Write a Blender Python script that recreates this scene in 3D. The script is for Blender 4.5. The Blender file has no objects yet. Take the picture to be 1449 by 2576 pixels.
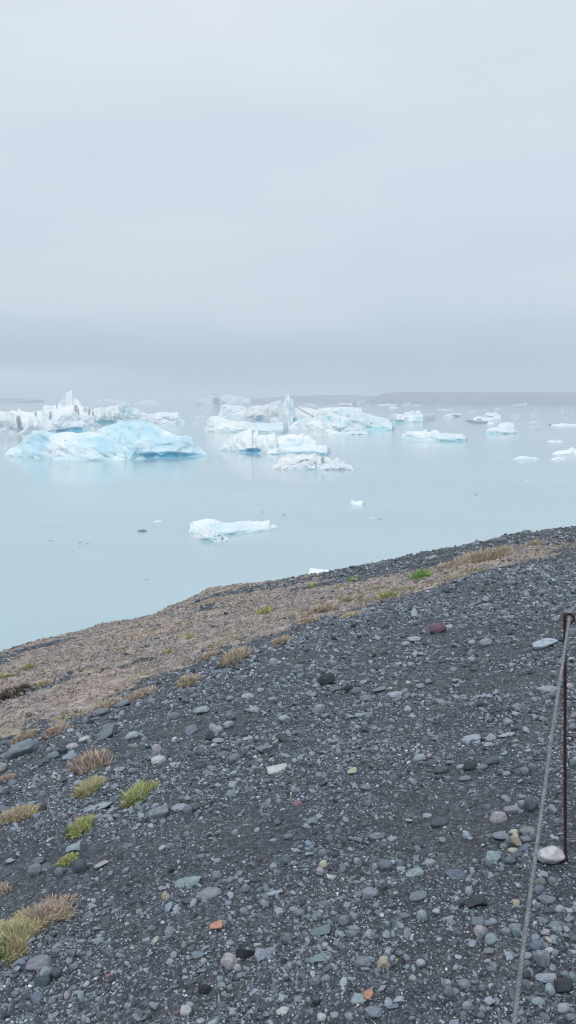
import bpy, bmesh, math, random
import numpy as np
from mathutils import Matrix, Vector

random.seed(7)
RNG = np.random.default_rng(11)
scene = bpy.context.scene
COL = scene.collection

# ------------------------------------------------------------------ camera
CAM_H = 10.0
F = 1990.0                 # focal length in units of a 1449 x 2576 picture
PITCH = math.radians(8.2)
CP, SP = math.cos(PITCH), math.sin(PITCH)

cam = bpy.data.cameras.new("camera")
cam.sensor_fit = 'HORIZONTAL'
cam.sensor_width = 36.0
cam.lens = 36.0 * F / 1449.0
cam.clip_start = 0.05
cam.clip_end = 20000
camo = bpy.data.objects.new("camera", cam)
camo.location = (0, 0, CAM_H)
camo.rotation_euler = (math.radians(90) - PITCH, 0, 0)
COL.objects.link(camo)
scene.camera = camo


def ray(X, Y):
    """direction (y scaled to 1) of a measured picture point"""
    dx = (np.asarray(X, float) - 724.5) / F
    dz = (1288.0 - np.asarray(Y, float)) / F
    y = CP + dz * SP
    z = -SP + dz * CP
    return dx / y, z / y


def project(x, y, z):
    zz = z - CAM_H
    d = y * CP - zz * SP
    u = y * SP + zz * CP
    d = np.where(d < 0.05, 0.05, d)
    return 724.5 + F * x / d, 1288.0 - F * u / d


# ------------------------------------------------------------------ noise
_P = np.random.default_rng(3).integers(0, 2 ** 31, 4096).astype(np.int64)
_G = np.random.default_rng(4).normal(size=(4096, 3))
_G /= np.linalg.norm(_G, axis=1)[:, None]


def _h(i, j, k):
    a = _P[i & 4095]
    b = _P[(a + j) & 4095]
    return _P[(b + k) & 4095] & 4095


def noise3(x, y, z):
    x, y, z = np.broadcast_arrays(np.asarray(x, float), np.asarray(y, float), np.asarray(z, float))
    xi, yi, zi = np.floor(x).astype(np.int64), np.floor(y).astype(np.int64), np.floor(z).astype(np.int64)
    xf, yf, zf = x - xi, y - yi, z - zi
    u, v, w = [t * t * t * (t * (t * 6 - 15) + 10) for t in (xf, yf, zf)]
    out = 0
    for a in (0, 1):
        wa = u if a else 1 - u
        for b in (0, 1):
            wb = v if b else 1 - v
            for c in (0, 1):
                wc = w if c else 1 - w
                g = _G[_h(xi + a, yi + b, zi + c)]
                out = out + wa * wb * wc * (g[..., 0] * (xf - a) + g[..., 1] * (yf - b) + g[..., 2] * (zf - c))
    return out * 1.5


def fbm(x, y, z, o=4, ridged=False):
    s, a, f, n = 0, 1.0, 1.0, 0
    for _ in range(o):
        q = noise3(x * f + 17.3 * _, y * f - 5.1 * _, z * f + 9.7 * _)
        if ridged:
            q = 0.6 - 2 * np.abs(q)
        s = s + a * q
        n += a
        a *= 0.5
        f *= 2.03
    return s / n


def sstep(a, b, t):
    t = np.clip((t - a) / (b - a), 0, 1)
    return t * t * (3 - 2 * t)


# ------------------------------------------------------------------ materials
def new_mat(name):
    m = bpy.data.materials.new(name)
    m.use_nodes = True
    nt = m.node_tree
    return m, nt, nt.nodes["Principled BSDF"]


def N(nt, kind, **kw):
    n = nt.nodes.new(kind)
    for k, v in kw.items():
        if k.startswith("i_"):
            n.inputs[k[2:].replace("_", " ")].default_value = v
        else:
            setattr(n, k, v)
    return n


def L(nt, a, b):
    nt.links.new(a, b)


def ramp(nt, fac, stops):
    r = nt.nodes.new("ShaderNodeValToRGB")
    e = r.color_ramp.elements
    while len(e) < len(stops):
        e.new(0.5)
    for k, (p, c) in enumerate(stops):
        e[k].position = p
        e[k].color = (*c, 1) if len(c) == 3 else c
    L(nt, fac, r.inputs[0])
    return r.outputs[0]


def mixc(nt, fac, a, b, mode='MIX'):
    m = nt.nodes.new("ShaderNodeMix")
    m.data_type = 'RGBA'
    m.blend_type = mode
    for v, i in ((fac, 0), (a, 6), (b, 7)):
        if isinstance(v, (int, float)):
            m.inputs[i].default_value = v
        elif isinstance(v, tuple):
            m.inputs[i].default_value = (*v, 1)
        else:
            L(nt, v, m.inputs[i])
    return m.outputs[2]


def math_n(nt, op, a, b=None, c=None, clamp=False):
    m = nt.nodes.new("ShaderNodeMath")
    m.operation = op
    m.use_clamp = clamp
    for i, v in enumerate((a, b, c)):
        if v is None:
            continue
        if isinstance(v, (int, float)):
            m.inputs[i].default_value = v
        else:
            L(nt, v, m.inputs[i])
    return m.outputs[0]


def obj_coords(nt):
    return N(nt, "ShaderNodeTexCoord").outputs["Object"]


def tex_noise(nt, vec, scale, detail=4, rough=0.5, out="Fac"):
    n = N(nt, "ShaderNodeTexNoise")
    n.inputs["Scale"].default_value = scale
    n.inputs["Detail"].default_value = detail
    n.inputs["Roughness"].default_value = rough
    L(nt, vec, n.inputs["Vector"])
    return n.outputs[out]


def bump(nt, height, strength, dist, prev=None):
    b = N(nt, "ShaderNodeBump")
    b.inputs["Strength"].default_value = strength
    b.inputs["Distance"].default_value = dist
    L(nt, height, b.inputs["Height"])
    if prev is not None:
        L(nt, prev, b.inputs["Normal"])
    return b.outputs[0]


# ------------------------------------------------------------------ mesh helpers
def mesh_from(name, verts, faces, mat, smooth=True, attrs=None):
    """verts (n,3); faces (m,k) with k = 3 or 4"""
    me = bpy.data.meshes.new(name)
    verts = np.ascontiguousarray(verts, dtype=np.float32)
    faces = np.ascontiguousarray(faces, dtype=np.int32)
    k = faces.shape[1]
    me.vertices.add(len(verts))
    me.vertices.foreach_set("co", verts.ravel())
    me.loops.add(faces.size)
    me.loops.foreach_set("vertex_index", faces.ravel())
    me.polygons.add(len(faces))
    me.polygons.foreach_set("loop_start", np.arange(0, faces.size, k, dtype=np.int32))
    me.update(calc_edges=True)
    me.polygons.foreach_set("use_smooth", np.full(len(faces), smooth, dtype=bool))
    for an, (kind, data) in (attrs or {}).items():
        at = me.attributes.new(an, kind, 'POINT')
        key = "color" if kind == 'FLOAT_COLOR' else "value"
        at.data.foreach_set(key, np.ascontiguousarray(data, dtype=np.float32).ravel())
    if mat:
        me.materials.append(mat)
    return me


def link(name, me, loc=(0, 0, 0), parent=None, **props):
    o = bpy.data.objects.new(name, me)
    o.location = loc
    COL.objects.link(o)
    if parent:
        o.parent = parent
    for k, v in props.items():
        if v is not None:
            o[k] = v
    return o


def grid_faces(nx, ny):
    i = np.arange(nx - 1)[:, None] * ny + np.arange(ny - 1)[None, :]
    return np.stack([i, i + ny, i + ny + 1, i + 1], -1).reshape(-1, 4)


def tube(path, rad, seg=8):
    """verts, quads of a tube along path (n,3); rad scalar or per point"""
    P = np.asarray(path, float)
    n = len(P)
    T = np.gradient(P, axis=0)
    T /= np.linalg.norm(T, axis=1)[:, None] + 1e-12
    ref = np.array([0.13, 0.2, 1.0]) if abs(T[0, 2]) < 0.8 else np.array([1.0, 0.1, 0.05])
    A = np.cross(T, ref)
    for i in range(1, n):
        a = A[i - 1] - T[i] * (A[i - 1] @ T[i])
        A[i] = a
    A /= np.linalg.norm(A, axis=1)[:, None]
    B = np.cross(T, A)
    rad = np.broadcast_to(np.asarray(rad, float), (n,))
    an = np.linspace(0, 2 * math.pi, seg, endpoint=False)
    V = P[:, None, :] + rad[:, None, None] * (np.cos(an)[None, :, None] * A[:, None, :] + np.sin(an)[None, :, None] * B[:, None, :])
    V = V.reshape(-1, 3)
    i = np.arange(n - 1)[:, None] * seg
    j = np.arange(seg)[None, :]
    k = (j + 1) % seg
    Fq = np.stack([i + j, i + k, i + seg + k, i + seg + j], -1).reshape(-1, 4)
    # end caps as quads fanned round a centre vertex
    nv = len(V)
    V = np.vstack([V, P[0], P[-1]])
    caps = []
    for q in range(0, seg, 2):
        caps.append((nv, q + 1, q, (q - 1) % seg)) if False else None
        caps.append((nv, (q + 2) % seg, (q + 1) % seg, q))
        b = (n - 1) * seg
        caps.append((nv + 1, b + q, b + (q + 1) % seg, b + (q + 2) % seg))
    return V, np.vstack([Fq, np.array(caps)])


def join_vf(lst):
    off, vs, fs = 0, [], []
    for v, f in lst:
        vs.append(v)
        fs.append(np.asarray(f) + off)
        off += len(v)
    return np.vstack(vs), np.vstack(fs)
# ------------------------------------------------------------------ terrain: a gravel shoulder, a heathy slope below it, a bank to the lagoon
CREST = [(-900, 1960), (-500, 1800), (-200, 1708), (0, 1645), (40, 1632), (90, 1616), (160, 1600), (250, 1574), (330, 1560), (380, 1549), (430, 1528), (480, 1506), (530, 1484), (600, 1474),
         (700, 1464), (850, 1436), (1000, 1408), (1100, 1391), (1200, 1368), (1300, 1344), (1449, 1325), (1700, 1290), (2100, 1250), (2600, 1215)]
BREAK = [(-900, 2500), (-500, 2200), (-200, 1990), (0, 1880), (100, 1838), (200, 1790), (330, 1740), (430, 1700), (520, 1665), (620, 1628), (740, 1590), (850, 1556), (930, 1532), (1020, 1500), (1100, 1472),
         (1200, 1444), (1300, 1422), (1449, 1398), (1700, 1350), (2100, 1295), (2600, 1250)]


def _tab(pts):
    th, v = [], []
    for X, Y in pts:
        a, z = ray(X, Y)
        t = math.atan(float(a))
        th.append(t)
        v.append(-float(z) * math.cos(t))
    return np.array(th), np.array(v)


TH_C, V_C = _tab(CREST)
TH_B, V_B = _tab(BREAK)
P_X, Q_Y = 0.20, 0.15


def terrain_polar(th, r):
    s0 = Q_Y * np.cos(th) - P_X * np.sin(th)
    vc = np.interp(th, TH_C, V_C)
    vb = np.maximum(np.interp(th, TH_B, V_B), s0 + 0.075)
    vb = np.maximum(vb, vc + 0.012)
    rb = 1.5 / (vb - s0)
    m = vc - 0.065
    rc = rb * (vb - m) / (vc - m)
    rc = rc + 400 * sstep(0.9, 1.6, np.abs(th))
    dnear = 1.5 + s0 * r
    db = vb * rb
    k = 0.35
    dmid = db + m * (r - rb)
    # soft change of slope at the break, then a bank falling to the water
    w = np.clip((r - rb) / (0.12 * rb) * 0.5 + 0.5, 0, 1)
    d = dnear * (1 - w) + dmid * w
    over = np.maximum(r - rc, 0)
    d = d + (over ** 2 / (over + 1.2)) * 0.62
    return d, rb, rc


def ground_z(x, y, fine=True):
    x = np.asarray(x, float)
    y = np.asarray(y, float)
    r = np.hypot(x, y)
    th = np.arctan2(x, y)
    d, rb, rc = terrain_polar(th, r)
    z = CAM_H - d
    near = sstep(0.5, 2.0, r)
    n1 = fbm(x * 0.33, y * 0.33, 0.3, 3) * 0.10 * sstep(1.5, 7, r)
    n2 = (fbm(x * 1.6, y * 1.6, 4.3, 3) * 0.045 + fbm(x * 1.3 + y * .9, y * 4.1 - x * .5, 2.7, 3) * 0.022) * near
    z = z + n1 + n2
    if fine:
        hv = sstep(-0.3, 0.8, r - rb) * (1 - sstep(0.5, 3, r - rc))
        z = z + hv * 0.12 * fbm(x * 2.1 + 0.5 * y, y * 3.4 - 0.8 * x, 8.8, 4, ridged=True)
        z = z + 0.020 * fbm(x * 9, y * 9, 1.1, 3) * near
    # flatten on to the lake bed and stay there
    z = np.where(z < -0.4, np.maximum(-1.5, -0.4 + (z + 0.4) * 0.5), z)
    return z


def hit_ground(X, Y):
    """where picture points land on the ground"""
    X = np.atleast_1d(np.asarray(X, float))
    Y = np.atleast_1d(np.asarray(Y, float))
    a, s = ray(X, Y)
    ys = np.geomspace(0.9, 34, 150)
    g = ground_z(a[:, None] * ys, ys[None, :].repeat(len(X), 0), fine=False)
    below = CAM_H + s[:, None] * ys <= g
    idx = np.where(below.any(1), below.argmax(1), len(ys) - 1)
    hi = ys[idx] * 1.02
    lo = ys[np.maximum(idx - 1, 0)] * 0.98
    for _ in range(9):
        mid = (lo + hi) / 2
        u = CAM_H + s * mid <= ground_z(a * mid, mid)
        hi = np.where(u, mid, hi)
        lo = np.where(u, lo, mid)
    yy = hi
    xx = a * yy
    return xx, yy, ground_z(xx, yy), below.any(1)


def veg_mask(x, y):
    """1 where low brown heath covers the stones"""
    z = ground_z(x, y, fine=False)
    X, Y = project(x, y, z)
    yc = np.interp(X, [p[0] for p in CREST], [p[1] for p in CREST])
    yb = np.interp(X, [p[0] for p in BREAK], [p[1] for p in BREAK])
    n = fbm(x * 0.9, y * 0.9, 2.2, 4)
    n2 = fbm(x * 0.28 + y * 0.1, y * 0.75 - x * 0.25, 6.2, 4)
    fr = (yb - Y) / np.maximum(yb - yc, 8)
    a = sstep(-0.04, 0.11, fr + n * 0.26 + fbm(x * 3, y * 3, 1.2, 3) * .10)
    top = np.interp(X, [0, 300, 600, 800, 1000, 1449], [0.92, 1.15, 1.15, 0.72, 0.48, 0.34])
    b = 1 - sstep(top - 0.12, top + 0.12, fr + n2 * 0.95)
    b = b * (1 - .9 * sstep(.16, .26, n2 * .7 + n * .5))
    amt = np.interp(X, [0, 600, 800, 1000, 1300, 1449], [1, 1, 0.95, 0.85, 0.75, 0.5])
    r = np.hypot(x, y)
    return a * np.clip(b + 0.12, 0, 1) * amt * (r > 3)


def build_ground():
    th = np.concatenate([np.linspace(-math.pi, -0.75, 60, endpoint=False), np.linspace(-0.75, 0.75, 620), np.linspace(0.75, math.pi, 61)[1:]])
    r = np.concatenate([np.linspace(0.02, 0.9, 24, endpoint=False), np.geomspace(0.9, 38, 820), np.geomspace(40, 2850, 40)])
    TH, R = np.meshgrid(th, r, indexing='ij')
    x, y = R * np.sin(TH), R * np.cos(TH)
    z = ground_z(x, y)
    far = sstep(38, 60, R)
    z = z * (1 - far) + np.minimum(z, -1.5) * far
    veg = np.zeros_like(z)
    m = (R < 40) & (R > 2)
    veg[m] = veg_mask(x[m], y[m])
    V = np.stack([x, y, z], -1).reshape(-1, 3)
    Fq = grid_faces(len(th), len(r))[:, ::-1]
    me = mesh_from("ground", V, Fq, MAT_ground, True, {"veg": ('FLOAT', veg.ravel())})
    link("ground", me, kind="structure")


def make_ground_mat():
    m, nt, b = new_mat("black gravel sand")
    v = obj_coords(nt)
    # fine grains
    def vor(scale, out="Color"):
        n = N(nt, "ShaderNodeTexVoronoi")
        n.inputs["Scale"].default_value = scale
        L(nt, v, n.inputs["Vector"])
        return n
    g1, g2, g3 = vor(140), vor(62), vor(26)
    sep = [N(nt, "ShaderNodeSeparateColor") for _ in range(3)]
    for s, g in zip(sep, (g1, g2, g3)):
        L(nt, g.outputs["Color"], s.inputs[0])
    c1 = ramp(nt, sep[0].outputs[0], [(0, (.026, .027, .032)), (.55, (.056, .060, .068)), (.85, (.10, .107, .118)), (.97, (.22, .22, .22)), (1, (.42, .42, .41))])
    c2 = ramp(nt, sep[1].outputs[0], [(0, (.028, .029, .032)), (.6, (.058, .060, .064)), (.9, (.12, .124, .128)), (1, (.26, .26, .255))])
    c3 = ramp(nt, sep[2].outputs[0], [(0, (.030, .031, .034)), (.7, (.060, .062, .066)), (1, (.13, .135, .14))])
    big = tex_noise(nt, v, 1.1, 5, 0.6)
    bigm = ramp(nt, big, [(0.38, (0, 0, 0)), (0.62, (1, 1, 1))])
    mid = tex_noise(nt, v, 7, 4, 0.6)
    midm = ramp(nt, mid, [(0.42, (0, 0, 0)), (0.6, (1, 1, 1))])
    col = mixc(nt, midm, c1, c2)
    col = mixc(nt, math_n(nt, 'MULTIPLY', bigm, 0.45), col, c3)
    tint = ramp(nt, tex_noise(nt, v, 2.3, 3), [(0.35, (.90, 1.12, 1.32)), (0.65, (1.18, 1.24, 1.32))])
    col = mixc(nt, 0.8, col, tint, 'MULTIPLY')
    # heath: matted brown stalks
    w = N(nt, "ShaderNodeTexNoise")
    mp = N(nt, "ShaderNodeMapping")
    mp.inputs["Scale"].default_value = (3.2, 9.0, 6.0)
    mp.inputs["Rotation"].default_value = (0, 0, 0.35)
    L(nt, v, mp.inputs[0])
    L(nt, mp.outputs[0], w.inputs["Vector"])
    w.inputs["Scale"].default_value = 2.6
    w.inputs["Detail"].default_value = 7
    w.inputs["Roughness"].default_value = 0.68
    hc = ramp(nt, w.outputs["Fac"], [(0.30, (.060, .055, .058)), (0.42, (.205, .176, .165)), (0.56, (.355, .308, .288)), (0.72, (.49, .435, .405))])
    hc2 = ramp(nt, tex_noise(nt, v, 0.55, 4, .6), [(0.40, (1.0, 1.04, 1.10)), (0.60, (1.22, 1.14, 1.07))])
    hc = mixc(nt, 1.0, hc, hc2, 'MULTIPLY')
    hc = mixc(nt, math_n(nt, 'MULTIPLY', ramp(nt, tex_noise(nt, v, 1.7, 4, .7), [(0.54, (0, 0, 0)), (0.64, (1, 1, 1))]), 0.45), hc, (.26, .27, .11))
    at = N(nt, "ShaderNodeAttribute", attribute_name="veg")
    ed = math_n(nt, 'ADD', at.outputs["Fac"], math_n(nt, 'MULTIPLY', math_n(nt, 'SUBTRACT', tex_noise(nt, v, 16, 4, .7), 0.5), 1.1))
    em = ramp(nt, ed, [(0.42, (0, 0, 0)), (0.58, (1, 1, 1))])
    L(nt, mixc(nt, em, col, hc), b.inputs["Base Color"])
    b.inputs["Roughness"].default_value = 0.78
    b.inputs["Specular IOR Level"].default_value = 0.35
    h1 = bump(nt, g1.outputs["Distance"], 0.7, 0.004)
    h2 = bump(nt, g2.outputs["Distance"], 0.8, 0.009, h1)
    h3 = bump(nt, w.outputs["Fac"], 0.5, 0.05, h2)
    L(nt, h3, b.inputs["Normal"])
    return m


MAT_ground = make_ground_mat()
build_ground()


# ------------------------------------------------------------------ water
def make_water():
    m, nt, b = new_mat("milky meltwater")
    v = obj_coords(nt)
    mp = N(nt, "ShaderNodeMapping")
    mp.inputs["Scale"].default_value = (0.35, 1.0, 1.0)
    mp.inputs["Rotation"].default_value = (0, 0, 0.18)
    L(nt, v, mp.inputs[0])
    silt = tex_noise(nt, mp.outputs[0], 0.035, 4, .6)
    c = ramp(nt, silt, [(0.35, (.345, .462, .500)), (0.65, (.395, .51, .545))])
    L(nt, c, b.inputs["Base Color"])
    b.inputs["Roughness"].default_value = 0.085
    b.inputs["IOR"].default_value = 1.333
    r1 = tex_noise(nt, mp.outputs[0], 1.3, 4, .55)
    r2 = tex_noise(nt, mp.outputs[0], 5.5, 3, .5)
    calm = ramp(nt, tex_noise(nt, mp.outputs[0], 0.05, 3, .5), [(0.4, (.35, .35, .35)), (0.62, (1, 1, 1))])
    bb = N(nt, "ShaderNodeBump")
    bb.inputs["Distance"].default_value = 0.09
    L(nt, r1, bb.inputs["Height"])
    L(nt, math_n(nt, 'MULTIPLY', calm, 0.30), bb.inputs["Strength"])
    bc = N(nt, "ShaderNodeBump")
    bc.inputs["Distance"].default_value = 0.02
    L(nt, r2, bc.inputs["Height"])
    L(nt, bb.outputs[0], bc.inputs["Normal"])
    L(nt, math_n(nt, 'MULTIPLY', calm, 0.55), bc.inputs["Strength"])
    L(nt, bc.outputs[0], b.inputs["Normal"])
    g = np.array([(-2850, 8, 0), (2850, 8, 0), (2850, 2850, 0), (-2850, 2850, 0)], float)
    link("lagoon_water", mesh_from("lagoon_water", g, np.array([[0, 1, 2, 3]]), m, False), kind="structure")


make_water()


# ------------------------------------------------------------------ far land across the lagoon
def hills():
    m, nt, b = new_mat("moraine hills")
    v = obj_coords(nt)
    L(nt, ramp(nt, tex_noise(nt, v, 0.02, 5, .6), [(0.35, (.12, .150, .18)), (0.65, (.19, .225, .26))]), b.inputs["Base Color"])
    b.inputs["Roughness"].default_value = 0.9

    def ridge(name, prof, dist, depth, seed):
        xs = np.linspace(prof[0][0], prof[-1][0], 260)
        Yt = np.interp(xs, [p[0] for p in prof], [p[1] for p in prof])
        a, s = ray(xs, Yt)
        ys = np.linspace(0, 1, 26)
        zr = CAM_H + s * dist
        Yg = ys[None, :] * depth
        prof_y = np.sin(np.clip(Yg / depth, 0, 1) * math.pi * 0.5) ** 0.8
        prof_y = np.where(Yg / depth > 0.999, 0, prof_y)
        X = a[:, None] * dist * np.ones_like(Yg)
        Y = dist - depth * 0.93 + Yg + fbm(X * 0.01, Yg * 0.01, seed, 3) * 40
        Z = (zr[:, None] + 1.5) * prof_y * (1 + 0.05 * fbm(X * 0.02, Yg * 0.02, seed + 2, 4)) - 1.5
        V = np.stack([X, Y, Z], -1).reshape(-1, 3)
        link(name, mesh_from(name, V, grid_faces(260, 26), m), kind="structure")

    ridge("headland", [(900, 1016), (925, 1006), (948, 996), (968, 988), (1000, 985.5), (1180, 985), (1300, 986), (1449, 987), (1800, 984), (2300, 990), (2500, 1015)], 1330, 200, 3)
    ridge("far_shore", [(560, 1012), (620, 1005), (680, 1000), (745, 995), (800, 994), (860, 994), (960, 996), (1100, 996), (1250, 1004)], 1700, 230, 9)
    ridge("far_shore", [(-900, 1000), (-400, 999), (-60, 1000), (0, 1001), (60, 1002), (110, 1006)], 1900, 230, 14)


hills()
# ------------------------------------------------------------------ ice
# measured outlines are written in the coordinates of enlarged crops of the photograph
CROP = {
    'a': (0, 968.5, .1953), 'b': (251.6, 968.5, .1953), 'c': (490.5, 968.5, .1953), 'd': (723.2, 968.5, .1953),
    'e': (534.6, 1069.1, .2604), 'f': (1006.2, 993.6, .3056), 'g': (440.2, 1282.9, .1953), 'r': (943.3, 943.3, .349), 'D': (0, 0, 1),
    'w': (314.5, 1194.9, .4775),
}


def D(crop, pts):
    x0, y0, s = CROP[crop]
    return [(x0 + p[0] * s, y0 + p[1] * s) for p in pts]


def make_ice_mat(name, white, pale, deep, dirt, dirt_amt):
    m, nt, b = new_mat(name)
    v = obj_coords(nt)
    sp = N(nt, "ShaderNodeSeparateXYZ")
    L(nt, v, sp.inputs[0])
    n1 = tex_noise(nt, v, 0.16, 5, .55)
    n2 = tex_noise(nt, v, 0.9, 6, .6)
    base = mixc(nt, ramp(nt, n1, [(0.40, (0, 0, 0)), (0.62, (1, 1, 1))]), white, pale)
    vein = ramp(nt, n2, [(0.30, (.90, .955, .98)), (0.5, (1, 1, 1))])
    base = mixc(nt, 0.35, base, vein, 'MULTIPLY')
    base = mixc(nt, 1.0, base, (.92, .91, .90), 'MULTIPLY')
    # wet blue ice in the band washed by the water
    low = math_n(nt, 'SUBTRACT', 1.0, math_n(nt, 'MULTIPLY', sp.outputs[2], 1.1), clamp=True)
    lown = math_n(nt, 'MULTIPLY', low, ramp(nt, tex_noise(nt, v, 0.22, 3, .5), [(0.40, (.15, .15, .15)), (0.62, (.9, .9, .9))]))
    base = mixc(nt, lown, base, pale)
    at = N(nt, "ShaderNodeAttribute", attribute_name="blue")
    base = mixc(nt, at.outputs["Fac"], base, deep)
    ad = N(nt, "ShaderNodeAttribute", attribute_name="dirt")
    mp = N(nt, "ShaderNodeMapping")
    mp.inputs["Scale"].default_value = (1.6, 1.6, 0.35)
    L(nt, v, mp.inputs[0])
    st = ramp(nt, tex_noise(nt, mp.outputs[0], 1.0, 6, .7), [(0.40, (0, 0, 0)), (0.62, (1, 1, 1))])
    dm = math_n(nt, 'ADD', math_n(nt, 'MULTIPLY', st, math_n(nt, 'ADD', ad.outputs["Fac"], dirt_amt)), math_n(nt, 'MULTIPLY', math_n(nt, 'MAXIMUM', math_n(nt, 'SUBTRACT', ad.outputs["Fac"], 1.1), 0.0), 0.8), clamp=True)
    base = mixc(nt, dm, base, dirt)
    L(nt, base, b.inputs["Base Color"])
    b.inputs["Roughness"].default_value = 0.42
    b.inputs["IOR"].default_value = 1.31
    b.inputs["Specular IOR Level"].default_value = 0.4
    h = bump(nt, n2, 0.16, 0.5)
    h = bump(nt, tex_noise(nt, v, 6, 4, .6), 0.22, 0.08, h)
    L(nt, h, b.inputs["Normal"])
    return m


ICE = {
    'blue': make_ice_mat("clear blue glacier ice", (.82, .90, .925), (.56, .77, .845), (.07, .45, .68), (.16, .17, .18), 0.0),
    'pale': make_ice_mat("pale weathered ice", (.84, .89, .905), (.64, .785, .825), (.12, .50, .62), (.22, .235, .255), 0.04),
    'white': make_ice_mat("white firn ice", (.88, .90, .92), (.74, .84, .885), (.08, .47, .66), (.24, .255, .28), 0.02),
    'dirty': make_ice_mat("ash streaked ice", (.84, .86, .885), (.70, .79, .83), (.08, .36, .47), (.25, .265, .285), 0.20),
    'speck': make_ice_mat("half sunk grey ice", (.46, .55, .60), (.40, .50, .55), (.2, .3, .35), (.25, .27, .28), 0.1),
    'black': make_ice_mat("ash covered ice", (.40, .45, .48), (.22, .26, .28), (.10, .2, .25), (.07, .07, .075), 0.6),
}


def water_y(Y):
    """distance (world y) at which a waterline drawn at picture height Y lies"""
    _, s = ray(724.5, Y)
    return -CAM_H / s


def worley(x, y, z):
    """distance to the nearest of scattered points (3-D cells)"""
    xi, yi, zi = [np.floor(t).astype(np.int64) for t in (x, y, z)]
    best = np.full(x.shape, 9.0)
    for a in (-1, 0, 1):
        for b in (-1, 0, 1):
            for c in (-1, 0, 1):
                h = _h(xi + a, yi + b, zi + c)
                g = _G[h] * 0.45 + 0.5
                d = (xi + a + g[..., 0] - x) ** 2 + (yi + b + g[..., 1] - y) ** 2 + (zi + c + g[..., 2] - z) ** 2
                best = np.minimum(best, d)
    return np.sqrt(best)


def remesh(V, Q, voxel):
    me = mesh_from("tmp", V, Q, None, False)
    ob = bpy.data.objects.new("tmp", me)
    COL.objects.link(ob)
    md = ob.modifiers.new("r", 'REMESH')
    md.mode = 'VOXEL'
    md.voxel_size = voxel
    md.adaptivity = 0
    dg = bpy.context.evaluated_depsgraph_get()
    ev = ob.evaluated_get(dg)
    m2 = ev.to_mesh()
    n = len(m2.vertices)
    co = np.empty(n * 3, np.float32)
    m2.vertices.foreach_get("co", co)
    nf = len(m2.polygons)
    ls = np.empty(nf, np.int32)
    m2.polygons.foreach_get("loop_total", ls)
    li = np.empty(len(m2.loops), np.int32)
    m2.loops.foreach_get("vertex_index", li)
    ev.to_mesh_clear()
    bpy.data.objects.remove(ob)
    bpy.data.meshes.remove(me)
    if nf == 0 or (ls != 4).any():
        return V, Q
    return co.reshape(-1, 3).astype(float), li.reshape(-1, 4)


def vnormals(V, Q):
    n = np.cross(V[Q[:, 2]] - V[Q[:, 0]], V[Q[:, 3]] - V[Q[:, 1]])
    out = np.zeros_like(V)
    for k in range(4):
        np.add.at(out, Q[:, k], n)
    return out / (np.linalg.norm(out, axis=1)[:, None] + 1e-12)


def main_piece(V, Q):
    """drop crumbs that came loose from the main body"""
    lab = np.arange(len(V))
    for _ in range(400):
        m = lab[Q].max(1)
        n = lab.copy()
        for k in range(4):
            np.maximum.at(n, Q[:, k], m)
        n = n[n]
        if (n == lab).all():
            break
        lab = n
    ids, cnt = np.unique(lab, return_counts=True)
    if len(ids) > 1:
        ok = np.isin(lab, ids[cnt > 0.2 * cnt.max()])
        Q = Q[ok[Q[:, 0]]]
        used = np.unique(Q)
        re = np.zeros(len(V), int)
        re[used] = np.arange(len(used))
        V, Q = V[used], re[Q]
    return V, Q


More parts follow.
